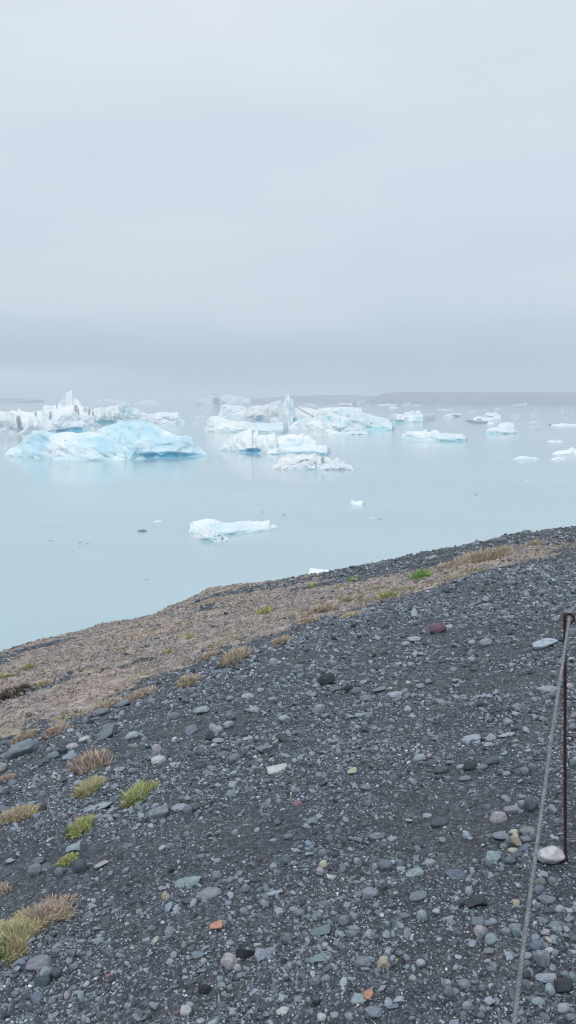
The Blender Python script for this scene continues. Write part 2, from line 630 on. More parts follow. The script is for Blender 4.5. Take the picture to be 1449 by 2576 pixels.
def berg(label, style, layers, group=None, rough=1.0, seed=0, blue=(), dirt=(), name="iceberg", cat="iceberg", facet=1.0):
    """layers: (top outline, waterline outline, rise distance, back distance, front exponent) in picture units;
    blue / dirt: (X, Y, rx, ry, amount) patches of clear blue ice and of ash"""
    Vs, Qs, off = [], [], 0
    allx = [p[0] for l in layers for p in l[0]]
    wpx = max(allx) - min(allx)
    ymid = float(np.mean([water_y(np.mean([p[1] for p in l[1]])) for l in layers]))
    pxm = F / ymid
    zmax = 0.1
    for li, (top, wl, df, db, kf) in enumerate(layers):
        tx, ty = [], []
        for X, Y in top:
            if not tx or X > tx[-1] + .05:
                tx.append(X)
                ty.append(Y)
        wx = np.array([p[0] for p in wl])
        wy = np.array([p[1] for p in wl])
        # a flank that is cut off short runs down to the water instead of ending in a wall
        hl, hr = np.interp(tx[0], wx, wy) - ty[0], np.interp(tx[-1], wx, wy) - ty[-1]
        if hl > 4:
            tx.insert(0, tx[0] - .32 * hl)
            ty.insert(0, np.interp(tx[0], wx, wy) - 1)
        if hr > 4:
            tx.append(tx[-1] + .32 * hr)
            ty.append(np.interp(tx[-1], wx, wy) - 1)
        w = tx[-1] - tx[0]
        nx = int(np.clip(w / 1.0, 14, 420))
        Xs = np.linspace(tx[0], tx[-1], nx)
        Yt = np.interp(Xs, tx, ty) - fbm(Xs * .09, seed + li, 1.0, 3) * 1.3 * rough
        yf = water_y(np.interp(Xs, wx, wy))
        _, s = ray(Xs, Yt)
        zr = np.maximum(CAM_H + s * (yf + df * .7), 0.03)
        e = np.minimum(np.arange(nx), np.arange(nx)[::-1]) / nx
        ds = np.clip(zr / zr.max(), .12, 1) ** .5 * np.clip(e * 14 + .25, 0, 1)
        D1, D2 = df * ds, db * ds
        zr = np.maximum(CAM_H + s * (yf + D1), 0.03)
        zmax = max(zmax, zr.max())
        K1, K2 = 40, 16
        t = np.linspace(0, 1, K1)[None, :]
        g = t ** (1 / kf)
        sc = max(w * .12, 6)
        obl = fbm(Xs[:, None] / sc + t * 1.3, t * 2.2 + li * 5, seed + 2.0, 4, ridged=True)
        bul = fbm(Xs[:, None] / (sc * 2.2), t * 1.4 + li * 3, seed + 8.0, 3)
        env = np.sin(np.clip(t, 0, 1) * math.pi) ** .6
        y1 = yf[:, None] + D1[:, None] * (g + env * (obl * (.16 if rough < 1 else .26) + bul * .42) * min(1.0, rough + .3))
        z1 = zr[:, None] * t
        u = np.linspace(0, 1, K2 + 1)[None, 1:]
        y2 = yf[:, None] + D1[:, None] + D2[:, None] * u
        z2 = zr[:, None] * (1 - u ** 1.7 * 1.0)
        zb = -max(.25, min(1.2, zmax * .25))
        ring_y = np.hstack([yf[:, None] - .02 * D1[:, None], y1, y2, y2[:, -1:]])
        ring_z = np.hstack([np.full((nx, 1), zb), z1, z2, np.full((nx, 1), zb)])
        a = (Xs - 724.5) / F / (CP + .0)
        # columns run along their own sight line so that the measured outline holds
        ax, _ = ray(Xs, Yt)
        ring_x = ax[:, None] * ring_y
        R = ring_y.shape[1]
        V = np.stack([ring_x, ring_y, ring_z], -1).reshape(-1, 3)
        i = np.arange(nx - 1)[:, None] * R
        j = np.arange(R)[None, :]
        k = (j + 1) % R
        Q = np.stack([i + j, i + k, i + R + k, i + R + j], -1).reshape(-1, 4)
        nv = len(V)
        cen = np.vstack([V[:R].mean(0), V[-R:].mean(0)])
        V = np.vstack([V, cen])
        caps = []
        Re = R - R % 2
        for q in range(0, R, 2):
            p1, p2, p3 = q, (q + 1) % R, (q + 2) % R if q + 2 <= R else 0
            caps.append((nv, p3, p2, p1))
            b0 = (nx - 1) * R
            caps.append((nv + 1, b0 + p1, b0 + p2, b0 + p3))
        Vs.append(V)
        Qs.append(np.vstack([Q, np.array([c for c in caps if len(set(c)) == 4])]) + off)
        off += len(V)
    V, Q = np.vstack(Vs), np.vstack(Qs)
    size = wpx / pxm
    voxel = max(1.15 / pxm, size / 460, .012)
    if wpx < 30:
        voxel = size / 34
    V, Q = remesh(V, Q, voxel)
    V, Q = main_piece(V, Q)
    Nn = vnormals(V, Q)
    x, y, z = V.T
    ch = max(voxel * 7, min(size * .085, zmax * .75))
    ch = min(ch, max(zmax * .9, voxel * 2))
    q = 1 / ch
    w3 = fbm(x * q * .7, y * q * .7, z * q * .7 + seed, 3) * .9
    bowls = worley(x * q * .75 + w3, y * q * .75 + seed, z * q * 1.0 - w3) - .5
    rid = fbm(x * q * .42 + z * q * .5, y * q * .42, z * q * .7 + seed, 3 if rough < 1 else 5, ridged=True)
    fine = fbm(x * q * 3.2, y * q * 3.2, z * q * 3.2 + seed, 4)
    bl = np.zeros(len(V))
    di = np.zeros(len(V))
    if blue or dirt:
        sx, sy = project(x, y, z)
        nz = fbm(x * q * 1.2, y * q * 1.2, z * q * 1.2 + 1.0, 3) * .38
        for arr, lst in ((bl, blue), (di, dirt)):
            for X, Y, rx, ry, am in lst:
                dd = np.sqrt(((sx - X) / rx) ** 2 + ((sy - Y) / ry) ** 2) + nz
                arr[:] = np.maximum(arr, am * (1 - sstep(0.45, 1.2, dd)))
    crest = 1 - .6 * sstep(.75, 1.0, z / zmax)
    disp = (bowls * .20 * facet + rid * (.29 if rough < 1 else .42) + fine * .07 * rough) * ch * .40 * rough * crest
    # clear blue caves are eaten into the flank
    disp = disp - np.clip(bl - .45, 0, 1) * min(zmax * .22, 1.0) * (Nn[:, 1] < 0)
    V = V + Nn * disp[:, None]
    c = np.array([(V[:, 0].min() + V[:, 0].max()) / 2, (V[:, 1].min() + V[:, 1].max()) / 2, 0])
    me = mesh_from(name, V - c, Q, ICE[style], True, {"blue": ('FLOAT', bl), "dirt": ('FLOAT', di)})
    return link(name, me, tuple(c), label=label, category=cat, group=group)


def T(crop, top, wl, df, db, kf=0.5):
    return (D(crop, top), D(crop, wl), df, db, kf)


def spots(crop, lst):
    x0, y0, s = CROP[crop]
    return [(x0 + X * s, y0 + Y * s, rx * s, ry * s, am) for X, Y, rx, ry, am in lst]


def AB(pts):  # crop b measured points in the frame of crop a
    return [(p[0] + 1288, p[1]) for p in pts]


# big blue berg, front left
wlA = [(50, 905), (250, 918), (440, 938), (700, 962), (1100, 975), (1600, 975), (1740, 955), (1988, 936), (2338, 930), (2673, 910)]
berg("largest light blue iceberg, low and broad, alone in front at the left of the lagoon", 'blue', [
    T('a', [(50, 900), (120, 830), (200, 790), (270, 750), (340, 660), (400, 640), (430, 598), (560, 590), (700, 610), (850, 600), (1000, 620), (1150, 605), (1300, 625), (1430, 660), (1550, 790), (1650, 880), (1735, 962)], wlA, 5.5, 6, .62),
    T('a', AB([(-60, 600), (0, 560), (100, 530), (215, 490), (240, 445), (320, 462), (400, 460), (520, 435), (600, 470), (680, 490), (800, 570), (950, 640), (1080, 700), (1180, 800)]), [(1200, 860), (2500, 860)], 7, 9, .9),
    T('a', AB([(425, 800), (435, 728), (500, 715), (700, 700), (850, 680), (950, 645), (1060, 665), (1110, 655), (1190, 670), (1250, 760), (1330, 840), (1385, 905)]), wlA, 3.5, 9, .5),
    T('a', [(440, 930), (520, 850), (590, 850), (670, 790), (760, 830), (880, 900), (960, 955)], [(440, 940), (950, 965)], 3.0, 4, .7),
    T('a', [(60, 900), (130, 840), (210, 800), (290, 860), (330, 915)], [(50, 908), (340, 925)], 2.2, 4, .6),
], seed=1.5, rough=.85, blue=spots('a', [(470, 770, 170, 190, .36), (250, 840, 90, 110, .22), (1340, 800, 170, 160, .26), (2150, 905, 420, 55, .95), (1740, 850, 120, 110, .2), (1675, 550, 45, 40, .32), (1870, 610, 240, 90, .2), (2150, 760, 330, 120, .2), (1000, 760, 200, 160, .12)]),
    dirt=spots('a', [(760, 850, 200, 45, .35), (845, 718, 22, 14, .9)]))

wlB = [(-300, 625), (200, 628), (420, 612), (600, 598), (1210, 592)]
berg("square ended pale iceberg cut by the left edge of the view, dark grey right corner", 'dirty', [
    T('a', [(-240, 350), (-100, 325), (0, 335), (60, 345), (130, 345), (200, 380), (255, 400), (275, 470), (290, 540), (300, 590)], [(-300, 625), (210, 628), (300, 610)], 5, 8, .22),
], seed=4.1, rough=.7, dirt=spots('a', [(245, 480, 34, 110, 1.7), (150, 375, 120, 16, .5), (100, 570, 40, 25, .4)]))
berg("tall white iceberg with pointed blue spire and ash streaked cliff, behind the largest one", 'white', [
    T('a', [(100, 350), (160, 320), (220, 345), (235, 290), (300, 340), (400, 350), (470, 335), (540, 330), (560, 262), (700, 270), (730, 255), (800, 245)], [(100, 575), (800, 575)], 7, 9, .30),
    T('a', [(215, 630), (300, 575), (360, 450), (430, 440), (470, 430), (520, 470), (600, 480), (690, 480)], [(215, 635), (420, 612), (700, 598)], 4, 8, .45),
    T('a', [(420, 580), (470, 500), (600, 480), (640, 440), (700, 330), (800, 290), (950, 262), (1040, 275), (1160, 280), (1210, 350), (1215, 540)], wlB, 6, 12, .28),
    T('a', [(560, 560), (640, 480), (700, 400), (740, 370), (800, 400), (930, 440), (940, 520)], wlB, 3.4, 5, .5),
    T('a', [(715, 290), (760, 230), (800, 190), (835, 170), (845, 110), (880, 85), (925, 62), (940, 120), (955, 155), (1010, 190), (1040, 235), (1065, 275)], [(700, 560), (1080, 560)], 8, 4, .8),
], seed=9.2, rough=.5, blue=spots('a', [(900, 150, 80, 90, .20), (960, 575, 130, 40, 1.0), (820, 590, 180, 22, .9), (1100, 560, 90, 35, .4), (390, 545, 50, 28, .25)]),
    dirt=spots('a', [(650, 395, 22, 70, 1.5), (735, 270, 14, 40, 1.4), (975, 305, 30, 60, 1.6), (1010, 340, 16, 60, 1.55), (1100, 320, 45, 45, 1.4), (1150, 330, 16, 75, 1.65), (800, 240, 60, 40, .5), (650, 300, 50, 30, .5), (460, 370, 18, 50, 1.4), (1200, 365, 16, 50, 1.6)]))

berg("crumbling iceberg with a knobbly turquoise peak, directly behind the top of the largest one", 'pale', [
    T('a', [(1205, 330), (1230, 300), (1330, 285), (1370, 292), (1400, 280), (1450, 268), (1530, 262), (1560, 300)], [(1200, 530), (1560, 515)], 5, 8, .3),
    T('a', AB([(120, 300), (180, 275), (240, 260), (270, 230), (310, 200), (330, 182), (350, 178), (372, 200), (385, 235), (400, 285), (440, 300), (480, 302), (500, 330), (540, 352), (580, 365), (600, 385), (640, 452)]), AB([(80, 500), (650, 485)]), 4, 7, .6),
], seed=12.7, rough=1.35, facet=1.5, blue=spots('a', [(1360, 480, 190, 42, .75), (1600, 290, 30, 30, .4), (1680, 400, 130, 50, .25), (1640, 340, 90, 60, .2)]),
    dirt=spots('a', [(1490, 430, 28, 30, .8), (1480, 375, 25, 15, .7), (1660, 430, 150, 22, .4)]))
berg("flat topped white iceberg with a small jutting ledge, right of the knobbly turquoise peak", 'white', [
    T('b', [(520, 350), (560, 348), (600, 378), (680, 375), (730, 362), (770, 345), (830, 350), (900, 358), (960, 355), (1000, 345), (985, 362), (960, 385), (1000, 410), (1045, 432), (1095, 482)], [(600, 485), (720, 497), (1095, 492)], 5, 8, .45),
], seed=15.1, blue=spots('b', [(840, 410, 90, 25, .25), (1020, 480, 50, 18, .5)]), dirt=spots('b', [(880, 412, 40, 10, .6), (1010, 475, 40, 20, .5), (710, 490, 60, 8, .8)]))

# arch group far behind
berg("distant grey iceberg with dark slanting ash band under a curled crest, left of pinnacle", 'pale', [
    T('c', [(0, 248), (15, 215), (40, 190), (85, 170), (130, 160), (170, 175), (200, 195)], [(0, 258), (200, 262)], 5, 6, .4),
    T('c', [(183, 200), (190, 150), (215, 122), (245, 108), (300, 115), (312, 160), (330, 210), (348, 258)], [(180, 264), (350, 266)], 5, 6, .3),
], seed=17.5, rough=.7, dirt=spots('c', [(285, 210, 62, 66, 2.2), (250, 120, 66, 14, 2.0), (40, 240, 60, 16, 1.5)]))
berg("distant pale turquoise iceberg with a level top, just right of the dark banded one", 'pale', [
    T('c', [(320, 165), (345, 145), (400, 135), (440, 120), (480, 140), (520, 150), (560, 140), (600, 150), (640, 165), (715, 185), (717, 255)], [(315, 264), (717, 266)], 7, 9, .4),
], seed=19.5, rough=.8, blue=spots('c', [(560, 200, 40, 60, .3), (660, 210, 60, 50, .2)]))
berg("low layered white iceberg with a hollow left flank, below the distant level topped one", 'white', [
    T('c', [(335, 300), (350, 262), (380, 250), (460, 255), (630, 275), (660, 300), (690, 330)], [(340, 400), (700, 395)], 5, 6, .5),
    T('c', [(350, 410), (430, 380), (500, 368), (560, 345), (620, 342), (680, 340), (715, 372), (725, 415)], [(350, 418), (510, 424), (725, 428)], 3.5, 28, .5),
], seed=21.5, dirt=spots('c', [(680, 400, 50, 25, .7), (660, 375, 50, 25, .5)]), blue=spots('c', [(430, 400, 70, 18, .3)]))
# pinnacle berg
berg("grey white iceberg block with a teal cavity at the water, left of the tall pinnacle", 'dirty', [
    T('c', [(680, 300), (700, 278), (820, 262), (890, 270), (900, 255), (940, 245), (1000, 270), (1060, 265), (1090, 290), (1100, 350)], [(700, 472), (880, 470), (1110, 462)], 6, 10, .3),
    T('c', [(870, 440), (880, 385), (960, 395), (1060, 420), (1120, 425), (1185, 460)], [(870, 468), (1185, 466)], 3, 5, .5),
], seed=23.3, rough=.6, blue=spots('c', [(835, 430, 62, 58, .85), (760, 440, 60, 40, .3)]), dirt=spots('c', [(720, 320, 50, 50, .5), (860, 320, 30, 50, .4), (980, 340, 90, 50, .25)]))
berg("tall narrow ice pinnacle with a blue hollow in its face, middle of the lagoon", 'white', [
    T('c', [(1075, 400), (1085, 330), (1110, 260), (1135, 210), (1165, 160), (1175, 122), (1200, 112), (1222, 128), (1226, 172), (1262, 178), (1270, 200), (1268, 270), (1290, 340), (1300, 400), (1340, 470)], [(1070, 480), (1200, 500), (1345, 490)], 15, 8, .8),
], seed=25.9, rough=.5, blue=spots('c', [(1210, 265, 38, 80, .40), (1290, 450, 40, 30, .9), (1210, 400, 60, 60, .1)]), dirt=spots('c', [(1150, 400, 45, 40, .4)]))
berg("smooth white ice slope crossed by one thin dark ash line, right beside the tall pinnacle", 'white', [
    T('d', [(85, 330), (100, 268), (130, 275), (180, 288), (260, 290), (340, 312), (400, 345), (460, 400)], [(80, 450), (500, 470)], 6, 8, .55),
], seed=27.1, rough=.4, dirt=spots('d', [(110 + 22 * k, 283 + 12.5 * k, 24, 7, 1.9) for k in range(11)]))
berg("long low pale turquoise iceberg with a knob at its left end, below the pinnacle", 'pale', [
    T('c', [(115, 592), (135, 540), (150, 500), (155, 450), (180, 425), (200, 405), (250, 398), (310, 400), (340, 420), (400, 440), (450, 460), (560, 475), (600, 470), (650, 465), (750, 490), (830, 482), (900, 486), (1000, 497), (1100, 480), (1190, 470), (1196, 550), (1150, 612)], [(115, 599), (250, 606), (600, 608), (800, 614), (1140, 619), (1196, 585)], 4.5, 8, .55),
], seed=29.7, rough=.8, blue=spots('c', [(240, 520, 40, 16, .25), (1130, 590, 60, 30, .3), (700, 600, 400, 14, .3)]))
berg("wide iceberg pocked with light blue hollows, sloping to a cream white right end", 'pale', [
    T('d', [(20, 545), (60, 505), (140, 460), (200, 435), (270, 413), (340, 440), (480, 500), (520, 560)], [(20, 557), (200, 566), (520, 580)], 5, 8, .7),
    T('d', [(330, 440), (350, 400), (380, 370), (440, 352), (520, 345), (580, 360), (620, 380), (670, 395), (690, 365), (740, 335), (800, 328), (920, 335), (980, 350), (1050, 370), (1130, 395), (1210, 410), (1290, 450), (1345, 500), (1385, 530), (1392, 552)], [(330, 560), (470, 578), (700, 592), (1050, 582), (1350, 584), (1392, 553)], 7, 12, .6),
    T('d', [(690, 592), (720, 555), (780, 520), (860, 508), (930, 530), (1000, 565), (1060, 580)], [(690, 594), (1060, 586)], 2.5, 5, .6),
], seed=33.3, blue=spots('d', [(515, 440, 68, 50, .42), (500, 525, 60, 22, .2), (640, 450, 55, 30, .25), (770, 480, 60, 40, .28), (740, 380, 75, 40, .28), (870, 415, 30, 18, .35), (610, 535, 30, 20, .25), (1150, 560, 260, 32, .5), (880, 545, 120, 25, .15)]),
    dirt=spots('d', [(780, 405, 35, 14, .6)]))
berg("small broken ice lumps hugging the front foot of the hollow pocked iceberg", 'pale', [
    T('d', [(478, 628), (490, 565), (520, 558), (550, 566), (600, 600), (650, 602), (690, 610), (740, 615), (800, 600), (860, 585), (890, 600), (960, 592), (1010, 600), (1035, 622)], [(478, 640), (700, 640), (1035, 638)], 2.5, 4, .5),
], seed=35.3, rough=1.4, dirt=spots('d', [(900, 630, 70, 10, .5)]))
berg("jumbled white ice ridge rising behind the hollow pocked iceberg", 'white', [
    T('d', [(380, 315), (460, 300), (520, 292), (600, 290), (680, 278), (760, 285), (850, 290), (940, 290), (960, 320), (900, 350)], [(380, 350), (960, 350)], 8, 9, .6),
], seed=36.3, rough=1.1, blue=spots('d', [(720, 350, 150, 30, .25)]))
berg("distant dirty iceberg with dark base and hooked white tip, before the headland's left end", 'dirty', [
    T('d', [(630, 262), (645, 240), (690, 232), (720, 228), (760, 240), (800, 228), (835, 240), (850, 205), (870, 212), (890, 245), (910, 212), (935, 203), (992, 193), (1000, 225), (1010, 240), (1075, 242)], [(630, 272), (830, 276), (1080, 258)], 6, 6, .35),
], seed=39.3, dirt=spots('d', [(720, 266, 90, 9, 2.5), (865, 245, 40, 40, 1.6)]))
berg("faint grey ice hump in the mist, small, just left of the dark based distant iceberg", 'dirty', [
    T('d', [(205, 252), (230, 225), (270, 222), (300, 245), (360, 243), (365, 258)], [(205, 260), (365, 262)], 6, 6, .4)], seed=40, dirt=spots('d', [(250, 240, 60, 20, 1)]))

# front pair
berg("iceberg with a smooth tilted white slab at left and blue undercut, front centre", 'white', [
    T('e', [(52, 240), (75, 200), (100, 170), (150, 135), (200, 100), (250, 78), (300, 60), (370, 38), (382, 60), (375, 120), (385, 170), (420, 190), (445, 205)], [(52, 244), (190, 256), (300, 266), (445, 268)], 3.2, 4, .45),
    T('e', [(375, 150), (388, 100), (398, 66), (425, 54), (438, 52), (446, 100)], [(370, 250), (446, 250)], 3, 3, .6),
    T('e', [(412, 140), (425, 108), (450, 95), (520, 100), (560, 88), (590, 78), (612, 96), (622, 130), (628, 175)], [(410, 268), (540, 280), (630, 280)], 3.0, 6, .35),
    T('e', [(600, 160), (615, 120), (680, 100), (740, 85), (800, 84), (815, 100), (870, 75), (878, 84), (830, 115), (880, 98), (930, 98), (950, 115), (967, 132), (948, 150), (940, 180), (965, 205), (1050, 195), (1120, 205), (1148, 240)], [(600, 262), (760, 264), (1000, 272), (1148, 246)], 4.5, 5, .6),
    T('e', [(530, 262), (545, 235), (600, 208), (640, 218), (700, 245), (742, 262)], [(520, 282), (620, 286), (745, 268)], 2.0, 3, .5),
    T('e', [(760, 250), (830, 240), (900, 235), (960, 208), (1050, 195), (1120, 205), (1148, 240)], [(760, 264), (900, 285), (1050, 290), (1110, 290), (1148, 248)], 2.0, 4, .35),
], seed=44.4, rough=.55, blue=spots('e', [(370, 252, 120, 30, 1.0), (425, 235, 35, 18, .5), (760, 150, 70, 28, .35), (640, 200, 160, 22, .2), (900, 275, 170, 22, .55), (1080, 280, 60, 20, .45), (800, 195, 90, 18, .25), (640, 285, 120, 12, .5)]),
    dirt=spots('e', [(242, 140, 9, 20, 1.2), (185, 235, 5, 22, .8), (560, 218, 30, 10, .8), (836, 190, 10, 18, 1.0)]))
berg("rubbly grey white iceberg with dark clefts, nearest to the shore of the central group", 'dirty', [
    T('e', [(562, 420), (600, 388), (625, 380), (640, 340), (665, 312), (700, 302), (740, 305), (770, 312), (800, 290), (830, 292), (870, 280), (930, 285), (975, 276), (992, 267), (1012, 300), (1060, 308), (1130, 305), (1150, 340), (1160, 370), (1200, 400)], [(562, 426), (800, 432), (1000, 432), (1200, 434)], 2.6, 4, .5),
    T('e', [(1040, 425), (1060, 385), (1110, 360), (1170, 345), (1195, 322), (1215, 320), (1240, 350), (1265, 360), (1290, 382), (1340, 388), (1366, 430)], [(1040, 434), (1200, 436), (1366, 436)], 2.2, 3, .5),
], seed=47.2, rough=1.3, facet=1.5, dirt=spots('e', [(900, 345, 60, 12, 1.4), (1000, 385, 12, 42, 1.5), (1065, 345, 22, 45, 1.3), (765, 400, 12, 40, 1.2), (690, 420, 140, 12, .8), (850, 355, 20, 20, 1.0), (1200, 428, 160, 8, 1.0), (1290, 410, 50, 12, .6)]), blue=spots('e', [(860, 425, 110, 12, .25)]))

# near floe
berg("long low pale turquoise floe with smooth hump at its left, alone in near water", 'pale', [
    T('g', [(195, 230), (200, 175), (212, 155), (300, 140), (380, 118), (430, 112), (500, 122), (560, 145), (600, 160), (680, 168), (760, 162), (800, 148), (880, 150), (960, 140), (1010, 155), (1080, 146), (1120, 155), (1160, 142), (1222, 140), (1235, 180), (1310, 198), (1335, 225)], [(195, 300), (500, 325), (700, 320), (880, 300), (1210, 268), (1335, 232)], 1.5, 2.2, .6),
], seed=51.0, rough=.45, name="ice_floe", cat="ice floe", blue=spots('g', [(500, 200, 180, 45, .14), (230, 270, 40, 35, .3), (800, 300, 300, 30, .2), (1080, 290, 180, 25, .2)]))
berg("dirty white rough ice chunk pressed against the left front of the long low near floe", 'dirty', [
    T('g', [(218, 332), (290, 290), (310, 250), (380, 228), (440, 238), (480, 265), (520, 270), (530, 300), (600, 325), (650, 345), (682, 358)], [(218, 350), (300, 385), (400, 405), (600, 412), (682, 400)], .9, 1.2, .5),
], seed=53.0, rough=1.3, name="ice_chunk", cat="ice chunk", blue=spots('g', [(420, 385, 180, 26, .45), (560, 350, 90, 30, .3)]), dirt=spots('g', [(610, 370, 25, 30, 1.5), (570, 330, 30, 15, .9)]))

# right hand floes
berg("long low turquoise floe with two snowy bumps on top, largest on the right side", 'pale', [
    T('f', [(5, 355), (20, 325), (50, 300), (120, 298), (190, 300), (198, 288), (212, 283), (228, 305), (250, 308), (262, 290), (290, 287), (318, 293), (325, 312), (420, 316), (510, 320), (540, 345), (577, 358)], [(5, 364), (100, 372), (290, 376), (420, 384), (540, 381), (577, 359)], 3.5, 7, .5),
], seed=61, rough=.7, name="ice_floe", cat="ice floe", blue=spots('f', [(110, 345, 70, 22, .35), (430, 370, 140, 18, .5), (230, 352, 90, 10, .35)]))
berg("rounded turquoise edged floe right of the two bump floe, nearer than its pale neighbour", 'pale', [
    T('f', [(708, 310), (712, 290), (740, 270), (790, 266), (850, 263), (900, 270), (940, 285), (988, 306)], [(708, 318), (800, 323), (940, 318), (988, 308)], 4, 7, .5),
], seed=63, rough=.6, name="ice_floe", cat="ice floe", blue=spots('f', [(770, 308, 110, 16, .45)]))
berg("pale flat floe peeking out behind the rounded turquoise edged one", 'pale', [
    T('f', [(798, 262), (815, 242), (840, 228), (900, 223), (935, 232), (943, 262)], [(798, 268), (943, 268)], 5, 7, .5)], seed=64, rough=.6, name="ice_floe", cat="ice floe")
berg("broad snowy floe with teal hollow front, left of the distant dark streaked floe", 'pale', [
    T('f', [(-100, 195), (-75, 160), (-45, 148), (-20, 158), (0, 155), (60, 165), (110, 168), (180, 160), (230, 158), (270, 148), (288, 145), (275, 170), (290, 185), (260, 200), (215, 218)], [(-100, 215), (-20, 232), (80, 228), (190, 228), (290, 196)], 6, 10, .45),
], seed=66, rough=.9, name="ice_floe", cat="ice floe", blue=spots('f', [(150, 195, 50, 18, .45), (0, 218, 40, 18, .7)]), dirt=spots('f', [(240, 195, 30, 6, .9)]))
berg("knobbly little snowy floe standing behind the broad teal hollow one", 'white', [
    T('f', [(35, 152), (50, 142), (90, 138), (100, 124), (115, 135), (150, 126), (170, 140), (182, 150)], [(35, 158), (182, 158)], 6, 6, .45)], seed=67, rough=1.1, name="ice_floe", cat="ice floe", dirt=spots('f', [(120, 145, 20, 8, 1)]))
berg("white floe whose right half is streaked nearly black, right of the broad teal hollow one", 'dirty', [
    T('f', [(355, 174), (380, 160), (430, 152), (470, 150), (500, 152), (502, 166), (495, 176)], [(355, 178), (440, 180), (497, 178)], 5, 6, .4)], seed=68, rough=.6, name="ice_floe", cat="ice floe", dirt=spots('f', [(460, 170, 45, 9, 3)]))
berg("low white floe with a level snow deck, above the rounded turquoise edged floe", 'white', [
    T('f', [(600, 195), (615, 182), (640, 175), (680, 180), (700, 188), (760, 186), (828, 190), (828, 200)], [(600, 206), (828, 204)], 6, 6, .4)], seed=69, rough=.7, name="ice_floe", cat="ice floe", dirt=spots('f', [(655, 195, 30, 10, 1), (800, 201, 20, 5, 1)]))
berg("thin dark grey ash covered ice strip lying before the level white floe", 'black', [
    T('f', [(538, 208), (590, 203), (640, 214), (720, 218), (722, 230), (640, 232), (560, 218)][:5], [(538, 214), (640, 236), (722, 230)], 4, 4, .5)], seed=70, name="ice_floe", cat="ice floe")
berg("small pale hump shaped floe, left of the rounded turquoise edged one's crest", 'white', [
    T('f', [(718, 236), (725, 226), (760, 222), (774, 234)], [(718, 240), (774, 240)], 4, 4, .5)], seed=71, name="ice_floe", cat="ice floe")
berg("pale green tinted twin humped berg far behind the level white floe", 'pale', [
    T('f', [(698, 160), (715, 145), (722, 138), (750, 150), (770, 148), (790, 137), (808, 155), (830, 170)], [(698, 180), (830, 182)], 7, 7, .45)], seed=72, rough=.8)

